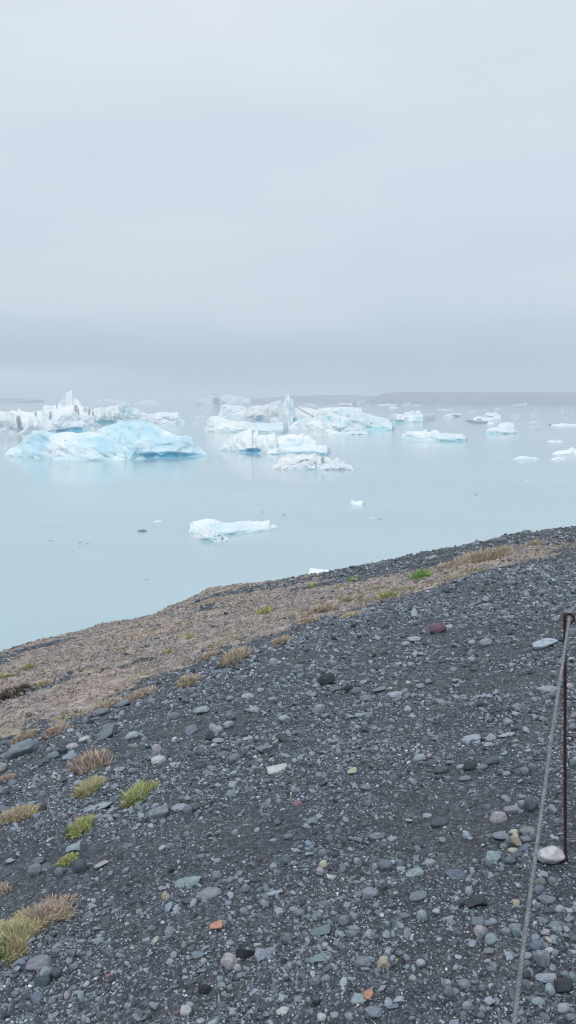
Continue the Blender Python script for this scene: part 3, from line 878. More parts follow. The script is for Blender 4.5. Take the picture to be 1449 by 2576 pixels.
FLOES = [  # crop, x0, x1, top, waterline, style, label
    ('f', 918, 997, 153, 175, 'white', "small white floe floating alone, right of the pale green twin humped berg"),
    ('f', 1070, 1147, 149, 166, 'white', "slim white floe, second in the row right of the twin humped berg"),
    ('f', 1044, 1147, 215, 242, 'white', "small two part pale floe in the open water halfway to the right edge"),
    ('f', 1240, 1500, 234, 254, 'white', "long thin white floe touching the right edge, dark speck under it"),
    ('f', 1205, 1355, 372, 388, 'white', "thin bright sliver of ice, lone in calm water near the right edge"),
    ('f', 1222, 1244, 237, 246, 'black', "tiny dark ice lump just left of the long thin floe at the right edge"),
    ('r', 1262, 1382, 594, 612, 'white', "flat white ice cake under the peaked floe at the right edge"),
    ('r', 990, 1182, 584, 611, 'pale', "faint half sunk grey blue floe left of the flat white ice cake"),
    ('r', 1075, 1112, 754, 765, 'white', "tiny white ice bit alone in the water above the right hand shore"),
    ('r', 715, 742, 852, 863, 'speck', "tiny dark ice bit floating nearest the gravel at the right"),
    ('c', 55, 205, 298, 322, 'white', "thin white floe just below the dark banded distant iceberg"),
    ('b', 1208, 1370, 395, 420, 'white', "narrow white floe left of the low layered iceberg, upper of two slivers"),
    ('b', 1180, 1292, 475, 496, 'white', "narrow white floe, lower of two slivers left of the long turquoise iceberg"),
    ('b', 573, 665, 272, 290, 'white', "bright distant floe sliver above the flat topped white iceberg, left of a fainter one"),
    ('b', 742, 852, 275, 291, 'pale', "faint distant floe sliver above the flat topped white iceberg, right of a brighter one"),
    ('D', 386, 409, 1307, 1316, 'white', "small white ice crumb left of the long near floe"),
    ('D', 345, 371, 1331, 1338, 'black', "dark flat ice shard left of the long near floe, below a white crumb"),
    ('D', 708, 719, 1291, 1296, 'speck', "tiny dark fleck of ice above the right end of the long near floe"),
    ('D', 656, 667, 1285, 1289, 'speck', "tiny dark fleck of ice above the middle of the long near floe"),
    ('D', 362, 375, 1455, 1459, 'speck', "tiny dark fleck of ice between the long near floe and the brown slope"),
    ('D', 932, 945, 1301, 1305, 'pale', "faint ice fleck, left of a pair in the open water right of the near floe"),
    ('D', 948, 962, 1303, 1307, 'speck', "dark ice fleck, right of a pair in the open water right of the near floe"),
    ('D', 122, 132, 1357, 1361, 'speck', "faint ice fleck in the empty water at far left"),
    ('D', 178, 186, 1385, 1389, 'speck', "pale ice fleck, lowest in the empty water at far left"),
    ('D', 214, 226, 1365, 1369, 'speck', "dark ice fleck in the empty water left of the near floe"),
    ('D', 196, 206, 1362, 1366, 'speck', "dark ice speck, left one of two beneath the largest iceberg"),
    ('f', -10, 95, 62, 88, 'white', "humped white floe against the foot of the dark headland, leftmost there"),
    ('f', 98, 198, 70, 92, 'white', "flat white floe right beside the humped one at the headland's foot"),
    ('f', 205, 300, 68, 82, 'pale', "pale floe third from left along the headland's foot"),
    ('f', 305, 350, 73, 84, 'pale', "small pale floe fourth from left along the headland's foot"),
    ('f', 395, 480, 70, 82, 'pale', "pale floe fifth from left along the headland's foot"),
    ('f', 485, 565, 70, 82, 'white', "white floe sixth from left along the headland's foot"),
    ('f', 890, 1048, 64, 86, 'white', "wedge shaped white floe rising to a blunt right tip before the dark headland"),
    ('f', 1128, 1180, 70, 82, 'pale', "pale floe right of the wedge shaped one before the headland"),
    ('f', 1185, 1245, 70, 82, 'pale', "pale floe nearest the right edge at the headland's foot"),
    ('f', 305, 440, 113, 124, 'white', "long faint white streak of ice far out, left of centre of the right distance"),
    ('f', 498, 552, 94, 106, 'pale', "small faint floe far out below the headland's fifth and sixth floes"),
    ('f', 548, 640, 124, 142, 'white', "broken white floe with a dark right tip, far out above the level white floe"),
    ('f', 670, 720, 118, 127, 'pale', "faint sliver of ice far out, right of the dark tipped broken floe"),
    ('f', 765, 840, 106, 119, 'white', "bright small floe far out above the twin humped berg"),
    ('f', 866, 932, 90, 105, 'white', "bright small floe far out, under the wedge shaped floe's left end"),
    ('f', 940, 990, 106, 116, 'pale', "faint floe far out, under the wedge shaped floe's right end"),
    ('f', 1095, 1132, 120, 136, 'pale', "faint lump of ice far out above the slim white floe"),
    ('f', 1130, 1165, 104, 114, 'pale', "faint sliver of ice far out under the pale floe by the wedge"),
    ('f', 1315, 1372, 125, 138, 'white', "white floe in the far right distance, upper of a close pair"),
    ('f', 1350, 1385, 148, 168, 'pale', "pale floe in the far right distance, lower of a close pair"),
    ('f', 1336, 1378, 97, 110, 'pale', "faint little floe in the far right corner of the water, topmost"),
    ('f', 1398, 1428, 118, 164, 'pale', "small upright pale ice block nearest the right edge in the distance"),
    ('f', 1282, 1300, 148, 164, 'pale', "tiny pale ice lump left of the close pair in the far right distance"),
    ('f', 1115, 1150, 262, 285, 'pale', "faint ice remnant just under the two part pale floe"),
    ('D', 372, 400, 1006, 1010, 'pale', "faint low ice in the mist above the knobbly turquoise peak"),
]
for k, (cr, x0, x1, yt, yw, st, lab) in enumerate(FLOES):
    rr = random.Random(100 + k)
    w, h = x1 - x0, yw - yt
    n = max(4, min(9, int(w * CROP[cr][2] / 4) + 3))
    top = []
    for i in range(n + 1):
        t = i / n
        e = math.sin(math.pi * min(max(t, .04), .96)) ** 0.45
        top.append((x0 + w * t, yw - h * 1.05 * e * rr.uniform(.62, 1.1) if 0 < i < n else yw - h * .12))
    if "wedge" in lab:
        top = [(x0, yw - 3), (x0 + w * .45, yw - h * .35), (x0 + w * .8, yw - h * .6), (x0 + w * .93, yt), (x0 + w * .99, yt + 2), (x1, yw - 3)]
    if "humped white" in lab:
        top = [(x0, yw - 3), (x0 + w * .25, yw - h * .4), (x0 + w * .5, yt + 3), (x0 + w * .8, yt), (x0 + w * .95, yt + 8), (x1, yw - 3)]
    dist = water_y(D(cr, [(0, yw)])[0][1])
    wm = w * CROP[cr][2] / F * dist
    dpt = max(0.12, min(wm * .35, 9))
    small = w * CROP[cr][2] < 30
    berg(lab, st, [T(cr, top, [(x0, yw - h * .15), (x0 + w * .4, yw), (x1, yw - h * .15)], dpt * .5, dpt * .7, .5)], seed=200 + 3.1 * k, rough=.55,
         name="ice_chunk" if small else "ice_floe", cat="ice chunk" if small else "ice floe", group="small ice floating on the lagoon")

berg("peaked white floe cut by the right edge, highest small ice on that side", 'white', [
    T('r', [(1278, 566), (1310, 547), (1360, 543), (1400, 535), (1420, 520), (1445, 532), (1520, 540), (1560, 560)], [(1278, 572), (1345, 575), (1560, 570)], 3, 5, .45)], seed=81, rough=.7, name="ice_floe", cat="ice floe")
berg("small butterfly shaped bright white ice chunk, alone between the rubbly iceberg and shore", 'white', [
    T('D', [(880, 1268), (879, 1256), (884, 1255), (891, 1261), (898, 1262), (908, 1259), (918, 1261), (922, 1265)], [(880, 1269), (890, 1272), (912, 1272), (922, 1266)], .7, 1.2, .5)], seed=82, rough=.4, name="ice_chunk", cat="ice chunk")
berg("white ice tongue half hidden behind the crest of the gravel shore", 'white', [
    T('D', [(776, 1442), (778, 1431), (790, 1432), (805, 1434), (832, 1436), (850, 1440)], [(776, 1446), (850, 1446)], .7, 1.0, .5)], seed=83, rough=.5, name="ice_chunk", cat="ice chunk")
berg("faint pale green iceberg fading into the mist, above the flat topped white one", 'pale', [
    T('b', [(430, 238), (500, 215), (580, 190), (640, 192), (700, 205), (740, 236)], [(430, 242), (740, 244)], 12, 12, .5)], seed=84, rough=.6)
berg("faint long low white iceberg in the mist, left of the pale green one", 'white', [
    T('a', [(1210, 215), (1260, 195), (1300, 178), (1360, 182), (1440, 185), (1520, 190), (1580, 215)], [(1210, 222), (1580, 224)], 12, 12, .5)], seed=85, rough=.6, dirt=spots('a', [(1330, 216, 60, 5, 1.5)]))
berg("faint dark topped strip of ice in the mist at the far left", 'dirty', [
    T('a', [(0, 188), (30, 180), (100, 184), (180, 187)], [(0, 196), (180, 196)], 12, 12, .5)], seed=86, rough=.6, dirt=spots('a', [(60, 190, 100, 10, 1.5)]))
berg("pale turquoise ice low in the mist, touching the left shoulder of the tall pinnacle", 'pale', [
    T('c', [(955, 245), (985, 220), (1020, 212), (1070, 208), (1085, 186), (1100, 190), (1112, 205), (1130, 250)], [(955, 262), (1130, 262)], 8, 9, .5)], seed=91, rough=.7, blue=spots('c', [(1010, 240, 40, 14, .3)]))
berg("low white ice raft with a tiny tip, at the headland's left foot", 'white', [
    T('d', [(1150, 258), (1200, 246), (1270, 246), (1290, 234), (1305, 246), (1400, 250)], [(1150, 263), (1400, 263)], 8, 8, .5)], seed=92, rough=.5, name="ice_floe", cat="ice floe")
berg("thin white ice raft right below the headland's left foot raft", 'white', [
    T('d', [(1305, 294), (1340, 275), (1380, 280), (1425, 288)], [(1305, 299), (1425, 299)], 6, 6, .5)], seed=93, rough=.5, name="ice_floe", cat="ice floe")
# ------------------------------------------------------------------ stones
def ico(sub):
    bm = bmesh.new()
    bmesh.ops.create_icosphere(bm, subdivisions=sub, radius=1.0)
    bm.verts.ensure_lookup_table()
    v = np.array([q.co[:] for q in bm.verts])
    f = np.array([[q.index for q in p.verts] for p in bm.faces])
    bm.free()
    return v, f


def shape_stone(v, seed, kind):
    rg = np.random.default_rng(seed)
    v = v / np.linalg.norm(v, axis=1)[:, None]
    n = noise3(v[:, 0] * 1.1 + seed * 3.7, v[:, 1] * 1.1, v[:, 2] * 1.1)
    n2 = noise3(v[:, 0] * 3 + seed * 1.7, v[:, 1] * 3, v[:, 2] * 3)
    if kind == 'r':
        p = v * (1 + 0.22 * n + 0.04 * n2)[:, None]
        cuts, lo, hi, soft = 3, .76, .92, .75
    else:
        p = v * (1.12 + 0.25 * n + 0.06 * n2)[:, None]
        cuts, lo, hi, soft = 9, .52, .80, .96
    for _ in range(cuts):
        d = rg.normal(size=3)
        d /= np.linalg.norm(d)
        h = p @ d - rg.uniform(lo, hi)
        p = p - np.maximum(h, 0)[:, None] * d * soft
    n3 = noise3(v[:, 0] * 7 + seed, v[:, 1] * 7, v[:, 2] * 7)
    p = p * (1 + (0.012 if kind == 'r' else 0.03) * n3)[:, None]
    p -= (p.max(0) + p.min(0)) / 2
    return p / (np.abs(p).max(0))


def make_stone_mat(name, attr):
    m, nt, b = new_mat(name)
    v = obj_coords(nt)
    if attr:
        c = N(nt, "ShaderNodeAttribute", attribute_name="col").outputs["Color"]
        sc1, sc2 = 90.0, 320.0
    else:
        c = N(nt, "ShaderNodeObjectInfo").outputs["Color"]
        sc1, sc2 = 2.4, 14.0
        oi = N(nt, "ShaderNodeObjectInfo").outputs["Random"]
        ad = N(nt, "ShaderNodeVectorMath", operation='ADD')
        cb = N(nt, "ShaderNodeCombineXYZ")
        L(nt, math_n(nt, 'MULTIPLY', oi, 40.0), cb.inputs[0])
        L(nt, v, ad.inputs[0])
        L(nt, cb.outputs[0], ad.inputs[1])
        v = ad.outputs[0]
    a = ramp(nt, tex_noise(nt, v, sc1, 4, .6), [(0.3, (.68, .70, .72)), (0.5, (1, 1, 1)), (0.72, (1.28, 1.26, 1.22))])
    s = ramp(nt, tex_noise(nt, v, sc2, 3, .7), [(0.36, (.62, .62, .62)), (0.48, (1, 1, 1)), (0.66, (1, 1, 1)), (0.75, (1.5, 1.5, 1.45))])
    col = mixc(nt, 1.0, mixc(nt, 1.0, c, a, 'MULTIPLY'), s, 'MULTIPLY')
    L(nt, col, b.inputs["Base Color"])
    b.inputs["Roughness"].default_value = 0.66
    b.inputs["Specular IOR Level"].default_value = 0.35
    L(nt, bump(nt, tex_noise(nt, v, sc2 * .7, 5, .65), 0.35, 0.004 if attr else 0.006), b.inputs["Normal"])
    return m


MAT_stone = make_stone_mat("stone", False)
MAT_gravel = make_stone_mat("loose gravel", True)

# colour word -> base colour, word used in the label
PAL = {
    'g': ((.135, .143, .155), "grey"), 'lg': ((.225, .235, .25), "light grey"), 'dg': ((.070, .075, .085), "dark grey"),
    'dk': ((.034, .036, .042), "blackish"), 'bk': ((.012, .013, .016), "black"), 'w': ((.27, .28, .29), "whitish"),
    'cr': ((.38, .33, .275), "cream"), 'mv': ((.19, .165, .185), "mauve grey"), 'pk': ((.30, .235, .225), "pinkish"),
    'gn': ((.125, .158, .155), "greenish grey"), 'lgn': ((.20, .245, .235), "pale green grey"), 'bl': ((.10, .118, .15), "blue grey"),
    'tn': ((.33, .265, .185), "tan"), 'yl': ((.36, .32, .215), "yellowish"), 'or': ((.36, .16, .09), "orange"),
    'mr': ((.115, .058, .066), "maroon"), 'ol': ((.15, .15, .12), "olive grey"), 'dgn': ((.03, .055, .055), "dark green"),
    'wc': ((.47, .42, .37), "white"), 'rd': ((.24, .08, .08), "red"),
}
def _cool(c, f=.62):
    g = sum(c) / 3
    if max(c) > .4 or c[0] > 1.5 * c[2]:
        f = .9
    return ((g + (c[0] - g) * f) * .93 * 1.27, (g + (c[1] - g) * f) * 1.05 * 1.27, (g + (c[2] - g) * f) * 1.19 * 1.27)


PAL = {k: (_cool(c), w) for k, (c, w) in PAL.items()}
SC = {'M': (566, 1635.1, .434), 'K': (566, 2138.3, .434), 'J': (0, 2138.3, .434), 'G': (0, 1823.8, .434), 'E': (0, 1446.5, .5208),
      'F': (754.7, 1289.2, .4792), 'H': (1069.1, 1446.5, .2929), 'L': (1132, 1949.6, .2431)}
# crop: x y w h colour shape(r rounded, a angular, f flat) [tilt]
STONES = {
'M': """590 178 100 75 dk r;715 232 60 50 dk r;762 240 65 40 g r;630 140 70 40 g r;642 235 60 30 g f;895 235 75 32 g f;985 260 90 35 lg r;818 290 75 35 g r;538 355 68 40 g r;548 328 60 22 lg r;583 383 50 28 g r;617 440 52 25 g f;345 408 75 45 lg a;425 105 65 40 g r;282 72 50 42 lg r;888 112 40 22 dk r;30 390 60 50 g r;22 437 60 40 lg r;52 637 75 50 g r 30;225 575 95 45 g a;133 518 60 25 lg f;130 272 80 38 lg r;205 238 45 30 lg r;306 692 115 58 cr a 12;736 708 56 42 yl a;818 795 60 30 g r;670 698 35 30 g r;400 815 38 42 lg r;33 840 55 38 gn r;232 903 65 38 g r;215 947 40 25 g r;545 972 42 32 lg r;497 1003 75 48 g a 15;600 1025 40 28 g r;303 1003 38 32 g r;368 1083 55 32 g r;275 1102 50 22 lg f;1125 635 75 45 lg r;1195 657 65 35 dg r;1253 700 80 42 dg r;1305 620 50 25 g r;1305 652 52 22 g r;1365 677 50 28 lg r;1240 738 45 28 dg r;1295 750 40 32 g r;1160 528 38 50 g r;1220 518 40 25 g r;1172 963 50 28 lg r;1240 1005 95 55 dg r;1065 987 50 18 lg f;880 1078 95 35 g r;968 1092 55 28 lg r;640 530 55 35 g a;630 578 35 38 lg a;715 592 55 25 g r;975 565 40 28 dg r;335 515 60 50 dg a;790 375 70 22 lg f;1130 212 50 30 lg r;828 900 45 42 g r;1370 805 45 35 g r;1390 745 70 32 g r;1400 1080 45 35 lg r;605 1108 42 38 g a;765 448 40 25 lg r""",
'K': """357 65 48 60 gn r;565 20 55 40 g r;568 90 48 38 yl r;552 130 42 42 pk r;622 155 55 32 cr a;685 112 42 48 g a;768 80 45 50 lg a;930 95 78 55 bl r;870 105 35 38 lg r;1015 87 38 45 g a;1097 135 100 48 lgn r 12;1185 68 60 32 lg r;1108 48 35 30 g r;1335 140 115 55 bl r -14;1118 270 100 52 g r;925 222 45 45 dg a;840 250 95 55 mv r;285 247 95 26 lg f;118 232 48 38 g r;455 290 38 32 dg r;432 368 60 40 g r;398 345 45 28 lg a;535 388 60 45 gn a;740 388 45 45 lg a;1040 378 60 32 g r;1140 390 55 60 lg r;1223 363 42 32 pk a;1290 395 72 22 lg f;555 460 115 60 gn a 12;685 420 55 50 g r;735 488 68 42 g r;933 495 42 38 w a;362 515 52 48 g r;575 545 35 22 w r;125 600 110 70 bk a;205 615 72 55 lg a 20;260 583 70 36 mv r;72 685 38 32 cr r;543 628 100 55 gn a;797 653 95 60 g r;915 662 62 60 tn a;510 718 32 25 w r;688 775 42 42 w a;1135 660 50 35 lg r;335 930 68 36 cr a;560 975 48 38 cr r;778 862 92 55 lgn a;830 848 50 44 or a -30;635 962 45 30 pk r;865 935 90 48 g a;790 935 38 32 g r;1385 780 65 42 g r;1295 825 50 55 g r;1005 870 50 30 lg a;970 905 60 25 g f;720 965 42 30 lg a;30 662 78 90 pk r 50;375 665 38 24 lg r;530 770 45 38 g r""",
'J': """225 655 125 72 mv r;262 718 66 45 lg a;250 768 80 55 dgn a;1092 185 155 60 lgn a 12;1212 252 135 60 mv r 5;1088 297 75 42 dg a 10;1255 157 65 50 g r;1030 330 35 30 lg r;1018 355 42 26 lg r;1253 447 72 52 or a;460 108 75 72 dg r;342 137 48 42 g r;205 125 75 58 g r 20;590 90 75 32 pk f;505 170 45 42 gn a;1145 610 70 40 gn r;415 600 50 35 g a;430 680 48 32 g r;330 730 60 60 dg a;1190 807 72 45 bk r;1078 945 58 58 cr a;985 648 42 30 lg r 20;520 380 50 30 g r;1280 405 42 38 g r;878 460 45 32 g r;848 525 42 28 lg a;970 510 58 32 g a 30;90 835 42 30 g r;300 880 42 28 g r;848 698 28 28 w r;632 728 35 30 rd a;810 955 45 50 g a;180 533 52 30 g a 20;95 695 42 28 lg a;45 720 50 30 g a""",
'G': """110 148 175 85 g r 25;622 52 118 72 g a 28;760 70 85 46 lg r 18;490 88 60 34 cr a;15 255 60 55 pk a;235 220 95 34 dg f 8;310 178 70 38 gn r;360 155 45 42 dgn a;420 125 70 34 pk r;405 183 85 34 lg r;912 150 56 70 pk r;920 210 80 52 cr r;742 187 45 45 g r;788 235 45 32 g a;695 262 70 30 lg f;1295 175 68 40 g r;1357 202 75 45 mv r 15;1105 40 85 52 g a 25;575 480 170 34 lgn f 14;918 510 115 70 g a;1040 475 90 38 lg r;1088 498 55 48 g r;1137 485 45 46 dg a;1083 640 42 34 g r;1338 400 52 38 gn r;425 718 80 45 lgn a;245 405 45 35 gn r;70 340 55 34 g r;943 718 40 32 lg a;985 708 45 34 g r;1165 765 45 28 g r;740 700 70 26 g f;60 790 50 28 lg a;225 790 65 38 g r;1258 792 42 28 lg r""",
'E': """1108 690 50 45 g r;1055 755 50 42 lg r 20;1030 745 38 40 lg r 45;1108 722 48 28 lg r;1013 790 45 35 dk r;1055 803 60 30 lg r;1375 705 62 38 lg r;1325 425 48 38 lg r;970 658 80 28 lg r 5;920 750 70 45 g a 25;845 682 55 36 g r;1198 588 60 28 lg r;1225 650 55 28 lg r;1110 598 35 24 lg r;485 668 85 34 g r;590 625 75 34 g r 20;1425 450 40 32 g r;1200 793 50 24 lg r;407 797 55 26 lg a;1097 188 30 20 dk a;1302 228 25 18 dk a;1370 212 28 20 dk a;843 320 22 16 dk a;612 387 32 19 dk a;440 490 40 15 dk r;343 475 14 20 dk a;242 340 35 12 dk r;45 648 20 18 dk a;975 160 14 12 dk a;1032 253 25 13 dk r""",
'F': """722 618 88 56 mr r;975 688 70 44 lg r;1285 697 135 40 w a;600 665 75 30 lg r;553 693 48 26 lg r;770 412 42 38 dg r;870 470 45 22 dg r;970 465 45 32 lg a 30;1270 425 55 36 g r;1350 428 40 24 dg r;1378 457 38 20 g r;1435 405 40 28 g r;1108 372 60 24 g r;1430 148 35 20 dk r;857 187 35 28 g a;740 220 32 18 dk r;515 252 25 20 dk a;1005 157 28 18 dk a;1065 145 45 26 g r;1110 130 22 16 dk a;1185 112 58 24 g f;697 240 55 20 lg f;675 705 35 22 dk r;412 825 40 22 dk r;75 688 35 26 dg r;440 740 40 26 dg a;915 822 40 26 dg a;587 508 35 26 dg a;600 542 60 14 lg f;370 440 32 16 lg r;605 750 42 20 lg r;510 803 50 20 lg f;870 700 45 18 dg r;1430 630 50 42 g r;820 885 40 20 lg r;1425 75 32 16 g r""",
'H': """1050 985 165 66 lg r -5;1102 1038 60 52 g r;448 1055 72 38 lg a;550 1040 55 40 lg r;630 1057 50 26 lg a;487 1118 88 33 dk f;555 1232 80 38 g a;712 1265 80 60 lg r;400 1420 165 58 lg r 12;560 1400 90 62 lg a 15;700 1375 150 30 lg f;545 1458 85 34 lg r;570 1600 120 62 dg r;390 1650 120 76 dk r;490 1648 100 34 g r;330 1758 100 56 g r;857 1690 75 58 g r;925 1665 75 62 g r;820 1768 50 46 lg r;700 1712 70 40 mv r;315 1835 70 48 g r;1270 1620 55 60 gn r;1265 1310 60 44 mv r;1240 960 72 22 pk f""",
'L': """497 445 165 125 pk r;630 365 140 80 mv a;750 312 75 72 lg r;840 325 140 140 dg r;912 305 50 52 dg r;520 632 150 66 g r;655 590 85 44 yl r;680 635 80 32 tn r;805 590 150 82 ol r;775 605 68 50 tn r;860 635 62 76 mv r;605 695 70 68 g r;680 695 108 92 tn a -20;790 665 115 48 g r;555 745 75 58 g r;648 775 95 48 yl r;762 768 100 58 bl r;800 732 80 44 g r;688 835 120 72 dg r;620 895 100 72 bl r;535 932 70 38 gn r;440 870 150 130 lgn a;500 830 80 56 gn r;725 945 50 44 g r;1045 862 258 160 wc r;165 600 65 42 lg a;155 650 55 38 lg r;195 1215 75 74 lg r;265 1325 215 125 dk a;65 1275 75 34 pk a;955 1045 100 66 lg a;932 1120 110 78 ol r;1060 1110 85 74 gn r;920 1200 105 78 bl r;990 1285 170 80 g a -15;910 1380 75 78 gn a;1030 1405 125 78 dg a;1135 1405 90 66 lg r;875 1315 45 44 lg r;685 1330 70 66 tn a;1235 1490 100 48 mv r;1080 1560 110 66 gn r;1215 1575 85 66 g a;990 1635 90 58 pk r;880 1700 85 68 lg a;895 1780 115 92 bl r;1030 1715 70 48 tn a;975 1765 55 44 g r;1020 1820 95 52 cr r 20;940 1920 150 135 mv a -20;800 1960 75 58 g r;670 1565 120 62 g r;690 1635 95 84 gn r;580 1630 100 64 g r;290 1535 135 92 gn a -25;395 1540 75 56 mv r;310 1645 115 98 pk r;420 1730 115 98 lgn r -15;400 1820 100 52 ol r;230 1755 80 58 lg a;450 1680 80 58 g r;80 1880 60 44 w a;790 2075 80 110 dg r;775 2190 100 104 g a;990 2110 185 78 lg r -10;1270 2110 80 106 gn r;1175 2195 150 115 dk a;1035 2235 90 86 lgn r;910 2345 120 72 lgn r;1175 2425 115 82 lg r;1250 2510 100 62 g r;740 2480 60 76 lg r;410 2360 110 80 lg a;170 2400 75 66 lg r;340 2440 75 58 mv r;140 2170 115 68 g r;335 2220 70 58 gn r;420 2180 45 40 w a;60 2240 60 48 g r;320 2500 70 58 g r;1060 1985 60 58 mv r;1200 1670 55 38 g r;600 1860 75 38 lg r;680 1870 65 38 gn r;1110 480 75 48 g r;1135 610 75 38 lg r;1065 640 60 48 lg r;725 375 60 40 g a""",
}
# stones described by hand: (picture x, picture y) -> label, landmark phrase
HERO = {
    (822, 1712): ("largest dark rounded boulder on the upper middle of the gravel slope", "the large dark rounded boulder"),
    (699, 1935): ("long cream block lying alone on the middle of the gravel slope", "the long cream block"),
    (885, 1942): ("small pale yellow fan shaped shard, right of the long cream block", "the pale yellow shard"),
    (1100, 1585): ("reddish maroon rounded boulder high on the right of the gravel", "the maroon boulder"),
    (1370, 1623): ("flat whitish slab high on the slope just left of the rope", "the flat whitish slab"),
    (1385, 2158): ("big white stone with a grooved side, leaning by the foot of the rusty post", "the big white stone by the post"),
    (543, 2332): ("bright orange stone at the lower left of the gravel", "the orange stone"),
    (926, 2425): ("square tan stone at the bottom of the gravel", "the square tan stone"),
    (620, 2398): ("flat topped black block at the lower left middle", "the black block"),
    (474, 2219): ("pointed greenish grey slab with a sharp left tip", "the pointed greenish slab"),
    (526, 2248): ("oval mauve grey cobble just below the pointed greenish slab", "the oval mauve cobble"),
    (98, 2422): ("mauve grey boulder, largest near the bottom left corner", "the mauve boulder bottom left"),
    (108, 2471): ("dark green stone below the mauve boulder in the bottom left corner", "the dark green stone"),
    (516, 2488): ("round black mossy looking stone near the bottom edge", "the black round stone"),
    (48, 1888): ("large smooth grey boulder half buried at the left edge below the brown slope", "the large smooth boulder at left"),
    (270, 1846): ("angular grey boulder tilted upslope, just below the brown slope's lower edge", "the angular tilted boulder"),
    (396, 1889): ("pale pinkish upright pebble stone resting above a cream one", "the pale upright stone"),
    (400, 1915): ("cream rounded stone touching the pale upright one", "the cream rounded stone"),
    (250, 2032): ("long thin flat greenish slab between two green grass tufts", "the long thin slab"),
    (398, 2045): ("angular grey boulder right of the long thin slab", "the angular boulder among grass tufts"),
    (970, 2180): ("smooth dark blue grey oval cobble, lower centre right", "the blue grey oval cobble"),
    (1196, 2272): ("biggest blackish boulder of the lower right, left of the rope", "the big blackish boulder"),
    (1253, 2058): ("pinkish grey rounded boulder left of the rope", "the pinkish boulder"),
    (1336, 2029): ("dark rounded boulder touching the left of the rope", "the dark boulder by the rope"),
    (1239, 2161): ("pale green angular rock at the foot of the pebble cluster", "the pale green angular rock"),
    (1297, 2118): ("tan orange cobble in the middle of the pebble cluster left of the rope", "the tan cobble in the cluster"),
    (1377, 1735): ("light grey long boulder just left of the rope, below the flat whitish slab", "the long pale boulder by the rope"),
    (1186, 1862): ("light grey oval cobble lying midway between maroon boulder and pinkish boulder", "the light oval cobble mid right"),
    (1183, 1930): ("blackish boulder below the light oval cobble in the right middle", "the blackish boulder mid right"),
    (1222, 1619): ("light grey rounded stone right of the maroon boulder", "the light stone right of the maroon one"),
    (1360, 2416): ("mauve grey square block right of the rope near the bottom", "the mauve square block"),
    (1373, 2463): ("long light grey oval cobble below the mauve square block", "the long oval cobble at bottom right"),
    (1104, 2071): ("dark grey rounded boulder lying alone in sandy gravel, right middle", "the dark lone boulder"),
    (926, 2506): ("orange tan chip lying against a pale green grey stone", "the orange chip"),
    (812, 2177): ("yellowish pebble sitting on top of a pinkish one, lower centre", "the yellowish pebble"),
    (200, 2185): ("dark grey rounded boulder below the lowest green grass tuft", "the dark boulder below the grass"),
}

COLDIC = {}
HS, HS_F = ico(4)
_bases = {}


def stone_base(kind, k):
    key = (kind, k)
    if key not in _bases:
        p = shape_stone(HS, 31 * k + (7 if kind == 'r' else 900), 'r' if kind == 'r' else 'a')
        me = mesh_from("stone", p, HS_F, MAT_stone, True)
        _bases[key] = me
    return _bases[key]


def collect_stones():
    out = []
    for cr, txt in STONES.items():
        x0, y0, s = SC[cr]
        for t in txt.replace("\n", "").split(";"):
            q = t.split()
            x, y, w, h = [float(a) for a in q[:4]]
            out.append(dict(X=x0 + x * s, Y=y0 + y * s, w=w * s, h=h * s, c=q[4], k=q[5], tilt=float(q[6]) if len(q) > 6 else None))
    # drop double entries from overlapping crops
    keep = []
    for o in out:
        if any(abs(o['X'] - p['X']) < 0.35 * (o['w'] + p['w']) * .6 and abs(o['Y'] - p['Y']) < 0.35 * (o['h'] + p['h']) * .6 for p in keep):
            continue
        keep.append(o)
    keep.sort(key=lambda o: -o['w'] * o['h'])
    return keep


